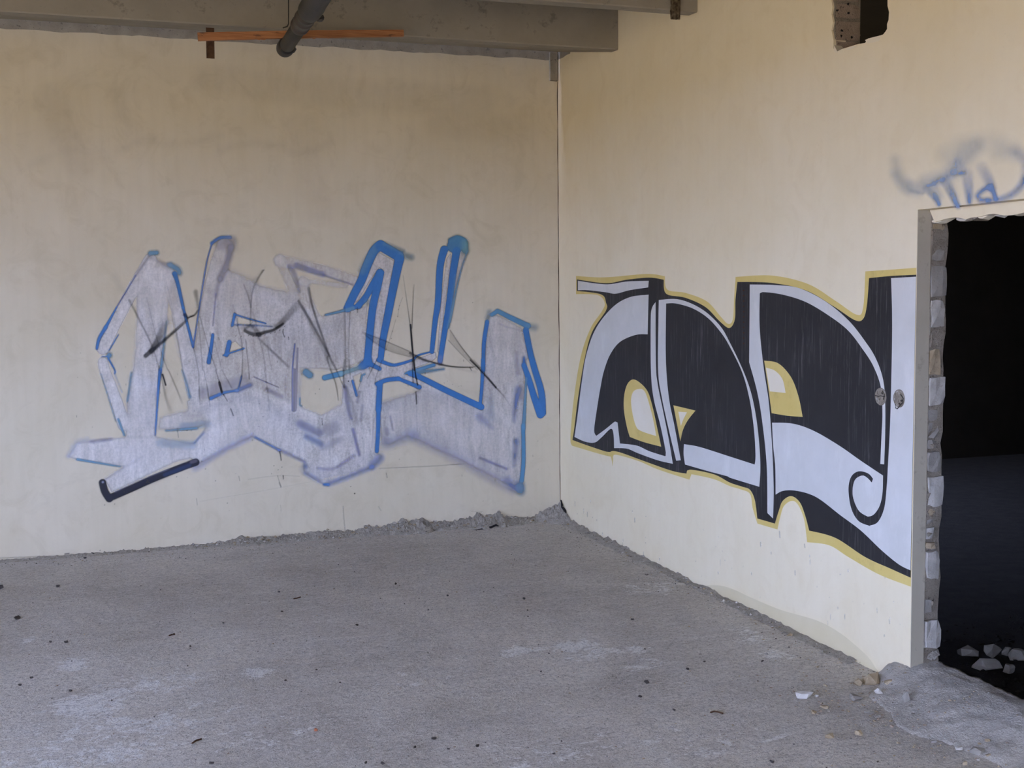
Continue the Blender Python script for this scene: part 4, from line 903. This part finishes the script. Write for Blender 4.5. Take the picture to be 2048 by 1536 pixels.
K_('a940,1380 a1020,1310', (5, 5), .8, 1.6, BK, .3); K_('a1000,1330 a1080,1200 a1160,1000', (6, 9), (.75, .12), 2.5, BK, .15); K_('a1040,1300 a1200,1160 a1390,990', (4, 3), (.75, .45), 1.8, BK, .2); K_('a1370,930 a1400,965', (4, 3), .75, 1.8); K_('a1400,965 a1470,940', 1.2, .8); K_('a1100,1250 a1350,1040', 1, .4)
K_('a600,520 a760,760', 8, .10, 6); K_('a760,770 a1000,1250 a1090,1536', (2.5, 1.2), .42, 1.2); K_('a950,740 a1060,1180 a1180,1536', 1.1, .38, 1); K_('a1180,620 a1250,950 a1340,1500', 1.1, .3, 1.2); K_('c1125,50 c1160,165', 1.8, .95, .8); K_('c1100,0 c1160,300 c1210,440', (1.2, 4), (.4, .08), 1.5); K_('c1190,0 c1310,280 c1340,360', (1, 3), (.35, .08), 1.2)
K_('b0,950 b50,930 b90,880', 2, .7, 1.4); K_('b60,680 b90,850', (5, 2.5), .4, 3); K_('b110,950 b200,1280 b290,1536', 1.1, .5, .9); K_('b95,1000 b140,1536', 1.1, .4, 1); K_('b30,1250 b90,1536 d100,200 d110,380', (1.2, 1.4), .4, 1); K_('d150,0 d190,200 d220,400', 1.1, .38, 1); K_('d280,0 d330,150', 1.2, .6, .9); K_('d320,135 d350,250', 2.2, 1, .7); K_('d365,265 d410,340', 1, .8, .8); K_('d447,425 d475,500', 1.4, .9, .8); K_('d350,0 d460,200', 1, .35, 1); K_('b270,1230 b350,1536', 1, .35, 1)
K_('b1090,390 b960,362 b840,400 b730,560 b680,700 b665,900 b660,1040', (2.5, 1.2), .45, 1.5); K_('b700,560 b800,440', 3.5, .12, 3); K_('b605,1080 b660,1050 b690,1060', 3, .55, 2); K_('b600,1105 b680,1140 b760,1150', (3.5, 5.5), .72, 1.6); K_('b690,1060 b740,1120', 5, .4, 2, DG); K_('b740,1145 b830,1120 b920,1095 b1020,1030', (4.5, 3), .8, 1.5); K_('b950,1060 b1060,960 b1160,830', (5, 9), (.5, .15), 2.5)
for x, y in ((500, 1165), (560, 1170), (640, 1160), (690, 1170), (750, 1170), (820, 1155), (880, 1140), (930, 1125), (980, 1105), (1035, 1060)): K_('b%d,%d b%d,%d' % (x, y, x+6, y-8), .8, .85, .6)
K_('b1022,1090 b1020,1130 b1038,1175', .9, .9, .6); K_('b1080,1175 b1084,1200', 1, .9, .6); K_('b220,1130 b225,1160', 1.6, .35, 1); K_('b310,1180 b322,1205', .8, .7, .6)
K_('b1190,780 b1380,1100 e540,1380 f410,0 f500,260 f530,440', (3, 1.1), .5, 1.1); K_('b1300,640 b1360,900 b1536,1400 e620,1536 f470,20 f590,300', (3, 1.1), .5, 1.1); K_('e250,850 e420,1200 e540,1450', 4, .2, 2); K_('b590,600 b640,730 b670,850', 1.6, .4, 1.2); K_('b520,1050 b570,1250 b575,1500 d560,100 d530,210', 1.3, .42, 1); K_('b610,1200 b630,1400 b645,1536 d650,100', 1.1, .5, .8); K_('b750,1185 b900,1330 b1080,1500', (2, 3), .38, 1.8); K_('b760,1200 b800,1350 b830,1536', 1.4, .35, 1.2); K_('b840,1180 b870,1400 b900,1536', 1, .3, 1); K_('d820,0 d860,300 d870,450', 1.1, .3, 1.2)
K_('b470,820 b540,1100', 1.4, .3, 1.5); K_('b690,900 b740,1100', 1.4, .3, 1.5)
K_('e710,850 e715,1200 e720,1536', 1.6, .4, 1.2); K_('e768,900 e755,1200 e755,1536', 1, .4, 1); 
for y in (1300, 1345, 1370, 1410, 1445, 1500): K_('e%d,%d' % (733+(y % 7)-3, y), .8, .9, .6)
K_('f600,0 f585,160 f600,300', 2, .4, 1.5); K_('f650,0 f660,200', 1.1, .4, 1); K_('f641,232', 1.6, 1, .7); K_('f950,0 f850,200', 1, .6, .8); K_('f1010,0 f945,180 f930,260', 1, .5, .8); K_('f620,300 f690,500 f740,700', 3, .25, 2.5)
K_('e1350,500 e1400,850 e1430,1060', .9, (.25, .75), .8); K_('e1470,600 e1455,850 e1447,1080', .9, (.25, .7), .8); K_('e1430,1040 e1450,1280 e1475,1536', 2, 1, .7); K_('f1340,0 f1350,250', 1.2, .75, .8); K_('f1360,0 f1375,150 f1400,275', 1.6, .85, .8); K_('f1380,350 f1388,480', 1.4, .8, .8); K_('f1385,480 f1395,780', .8, .35, .8)
K_('e900,1120 e1160,1220 e1440,1340', 1, .45, .8); K_('e920,1140 e1160,1310 e1440,1395', 1, .3, .8); K.poly('e900,1125 e1160,1220 e1440,1340 e1536,1390 e1440,1400 e1160,1310 e1010,1230', BK, .16, 1.2); K_('h0,1350 h150,1420 h300,1465 h480,1500 h690,1510', (2.6, 1), .75, 1); K_('h0,1375 h200,1450', 1.6, .4, 1); K_('g250,30 g450,75 g720,70', 1, .45, 1); K_('g655,80 g675,115', 1, .7, .8); K_('g300,40 g640,120 g720,130', 2.5, .12, 2.5)
K_('h440,1100 h560,1280 h700,1450 g760,90', (1, 1.6), .55, .8); K_('h420,1210 h560,1360 h740,1536', 1, .38, .8); K.poly('h440,1110 h560,1280 h740,1500 h700,1480 h560,1360 h430,1220', BK, .13, 1.2); K_('g660,0 g760,100 g860,210 g940,300', (1.4, 2.2), .9, .9); K_('g700,0 g940,290', 1, .4, 1); K_('g940,300 g1030,400 g1100,500', (1.8, 1), (.6, .15), 1.4)
for st in ('e1345,740 e1310,830 e1290,950', 'e1270,980 e1220,1150 e1160,1320'): K_(st, .8, .3, .8)
for x, y in ((1310, 830), (1300, 870), (1290, 950), (1235, 1110), (1220, 1190), (1165, 1310)): K_('e%d,%d' % (x, y), 1, .7, .6)
K_('d985,895 d1000,990', 1.1, .9, .7); K_('d1022,1160 d1025,1195', 1, .9, .7); K_('d960,1160 d985,1240 d1000,1280', .8, .45, .7); K_('d535,1165 d545,1215', .8, .5, .7); K_('f1055,1240 f1065,1290', .9, .6, .7); K_('d70,1410 d80,1480', .8, .4, .8); K_('f350,640 f355,710', 1, .7, .7); K_('c1285,640 c1300,740', .9, .6, .7); K_('e848,850 e850,905', .8, .8, .6)
for st in ('d760,370', 'd800,510', 'd755,620', 'd685,770', 'd1420,210', 'd1375,260', 'd130,1000', 'd170,1085', 'd280,1215', 'd920,1050', 'd967,1095', 'd1008,1065', 'f665,1388', 'f710,1465', 'd410,1460', 'c1280,1170', 'c1325,500', 'c1395,665', 'c1360,650', 'c600,1470', 'c490,1480'): K_(st, 1.1, .8, .7)
rr_ = random.Random(5)
for _ in range(90):
    x = rr_.uniform(150, 1095); y = rr_.gauss(800, 130)
    if 560 < y < 1070: K_('P%.1f,%.1f P%.1f,%.1f' % (x, y, x+.5, y+rr_.choice((0, 0, 1, 3))), .6, rr_.uniform(.3, .7), .6)
o = K.build('black_line', m_spray2, gk, .0021); o['label'] = 'thin black spray lines'; o['kind'] = 'stuff'
K = Spray('Y', (0, 130, 1110, 480), .02)
for st, w_, a in (('P240,300 P290,280 P350,290 P440,270', 3, .12), ('P440,300 P520,285 P600,305 P660,285', 3, .12), ('P60,330 P150,300 P220,320', 4, .08), ('P230,180 P240,230', 14, .10), ('P420,160 P700,190 P960,200', 30, .08), ('P600,250 P640,420', 26, .06), ('P100,200 P160,330', 30, .07), ('P880,250 P1040,260', 26, .07)): K.stroke(st, w_, (.28, .23, .17), a, 14, .4)
K.build('stain', m_spray, wall_back, .0004)
# hairline cracks and scuffs of the end wall itself
K = Spray('Y', (0, 900, 1118, 1110), .0045)
for st, w_, a in (('f980,1190 f1190,1180 f1536,1165 g600,1138', .7, .55), ('d640,1200 d950,1160 d1200,1165', .7, .25), ('P686,1013 P688,1040 P692,1075', .7, .6), ('P558,965 P562,975', .7, .5), ('P561,1010 P562,1022', .6, .3), ('P400,1003 P560,975 P700,948', .6, .15), ('P940,1022 P965,1024', .6, .3), ('P500,1075 P600,1068', .6, .35), ('P0,1116 P150,1110 P320,1101 P480,1090', .8, .5), ('P590,1067 P598,1070', .8, .7), ('P709,987', 1.2, .9), ('P130,1108 P138,1107', 1.3, .8), ('P200,1101', 1.3, .8), ('P757,1013 P762,1021', .6, .5)): K_(st, w_, a, .8, (.12, .10, .09))
K.build('hairline_crack', m_spray2, wall_back, .0006)
# open joint in the corner
cj = strip3('corner_joint', [(-.002+.0015*math.sin(i*1.7), -.002, .12+i*.1) for i in range(31)], [.0016+.0014*abs(math.sin(i*2.1)) for i in range(31)], m_rust, wall_back, 5)
# pale blue tag above the door
gt = empty('graffiti'); tag(gt, 'faint blurred blue spray tag above the doorway', 'graffiti')
T = Spray('X', (1760, 255, 2110, 425), .004)
TB = (.14, .27, .50); TL = (.32, .42, .48)
def T_(st, w_, a=.8, soft=3., c=TB): T.stroke(st, w_, c, a, soft*1.5)
T_('t300,480 t340,640 t440,790', (8, 9), .26, 9, TL); T_('t300,640 t420,810 t560,850', 8, .28, 8, TL); T_('t480,840 t620,865', 2, .4, 3); T_('t450,760 t650,790', 8, .25, 7, TL); T_('t680,772 t760,760', 2.5, .6, 2.5); T_('t750,740 t880,690 t980,620', (4, 7), .55, 6); T_('t650,720 t900,640 t1000,540', 10, .25, 9, TL)
T_('t1000,600 t1050,520 t1150,430 t1260,310', (12, 12), .30, 11, TL); T_('t900,420 t1100,380', 14, .18, 14, TL); T_('t1050,500 t1060,600', 9, .3, 7); T_('t1080,300 t1450,250 t1700,380', 14, .15, 14, TL)
T_('t670,820 t740,880 t800,960 t815,995', (8, 4), (.3, .85), 3); T_('t760,800 t810,900', 8, .3, 6, TL); T_('t890,730 t960,860 t1010,960 t1040,1020', (9, 5), (.35, .85), 3); T_('t950,760 t1000,900', 6, .3, 6, TL); T_('t1055,632 t1120,625', 3.5, .55, 3); T_('t1150,640 t1170,850 t1175,970', (12, 4), (.22, .85), 3.5)
T_('t1320,560 t1400,700 t1440,800', (10, 7), (.2, .65), 5); T_('t1430,790 t1490,930', (6, 4), .85, 2.5); T_('t1400,790 t1310,850 t1275,900 t1310,945 t1400,950', (5, 5), .75, 3.5); T_('t1400,950 t1520,940 t1660,890 t1760,810 t1840,700', (4, 7), .6, 4.5); T_('t1840,700 t1850,560 t1800,440 t1700,370', (7, 8), (.5, .2), 7); T_('t1500,400 t1700,380', 12, .15, 11, TL)
T_('t1900,560 t2050,520 t2100,700', 8, .35, 8, TL)
tg = T.build('blue_letters', m_spray, gt, .0006)
tg['label'] = 'blurred blue letters'
# scuffs on the side wall
K = Spray('X', (1125, 880, 1830, 1345), .005)
r5 = random.Random(9)
for _ in range(60):
    x = r5.uniform(1130, 1810); y = r5.uniform(980+(x-1120)*.25, 1040+(x-1120)*.40); l_ = r5.choice((0, 1, 4, 9)); K.stroke('P%.1f,%.1f P%.1f,%.1f' % (x, y, x+.3, y+l_), .6, (.25, .24, .24), r5.uniform(.15, .5), .7)
K.stroke('P1559,1062 P1560,1075', .8, (.25, .25, .27), .4, .8); K.stroke('P1609,1088 P1610,1095', .8, (.25, .25, .27), .4, .8)
K.build('scuff', m_spray2, wall_right, .0005)
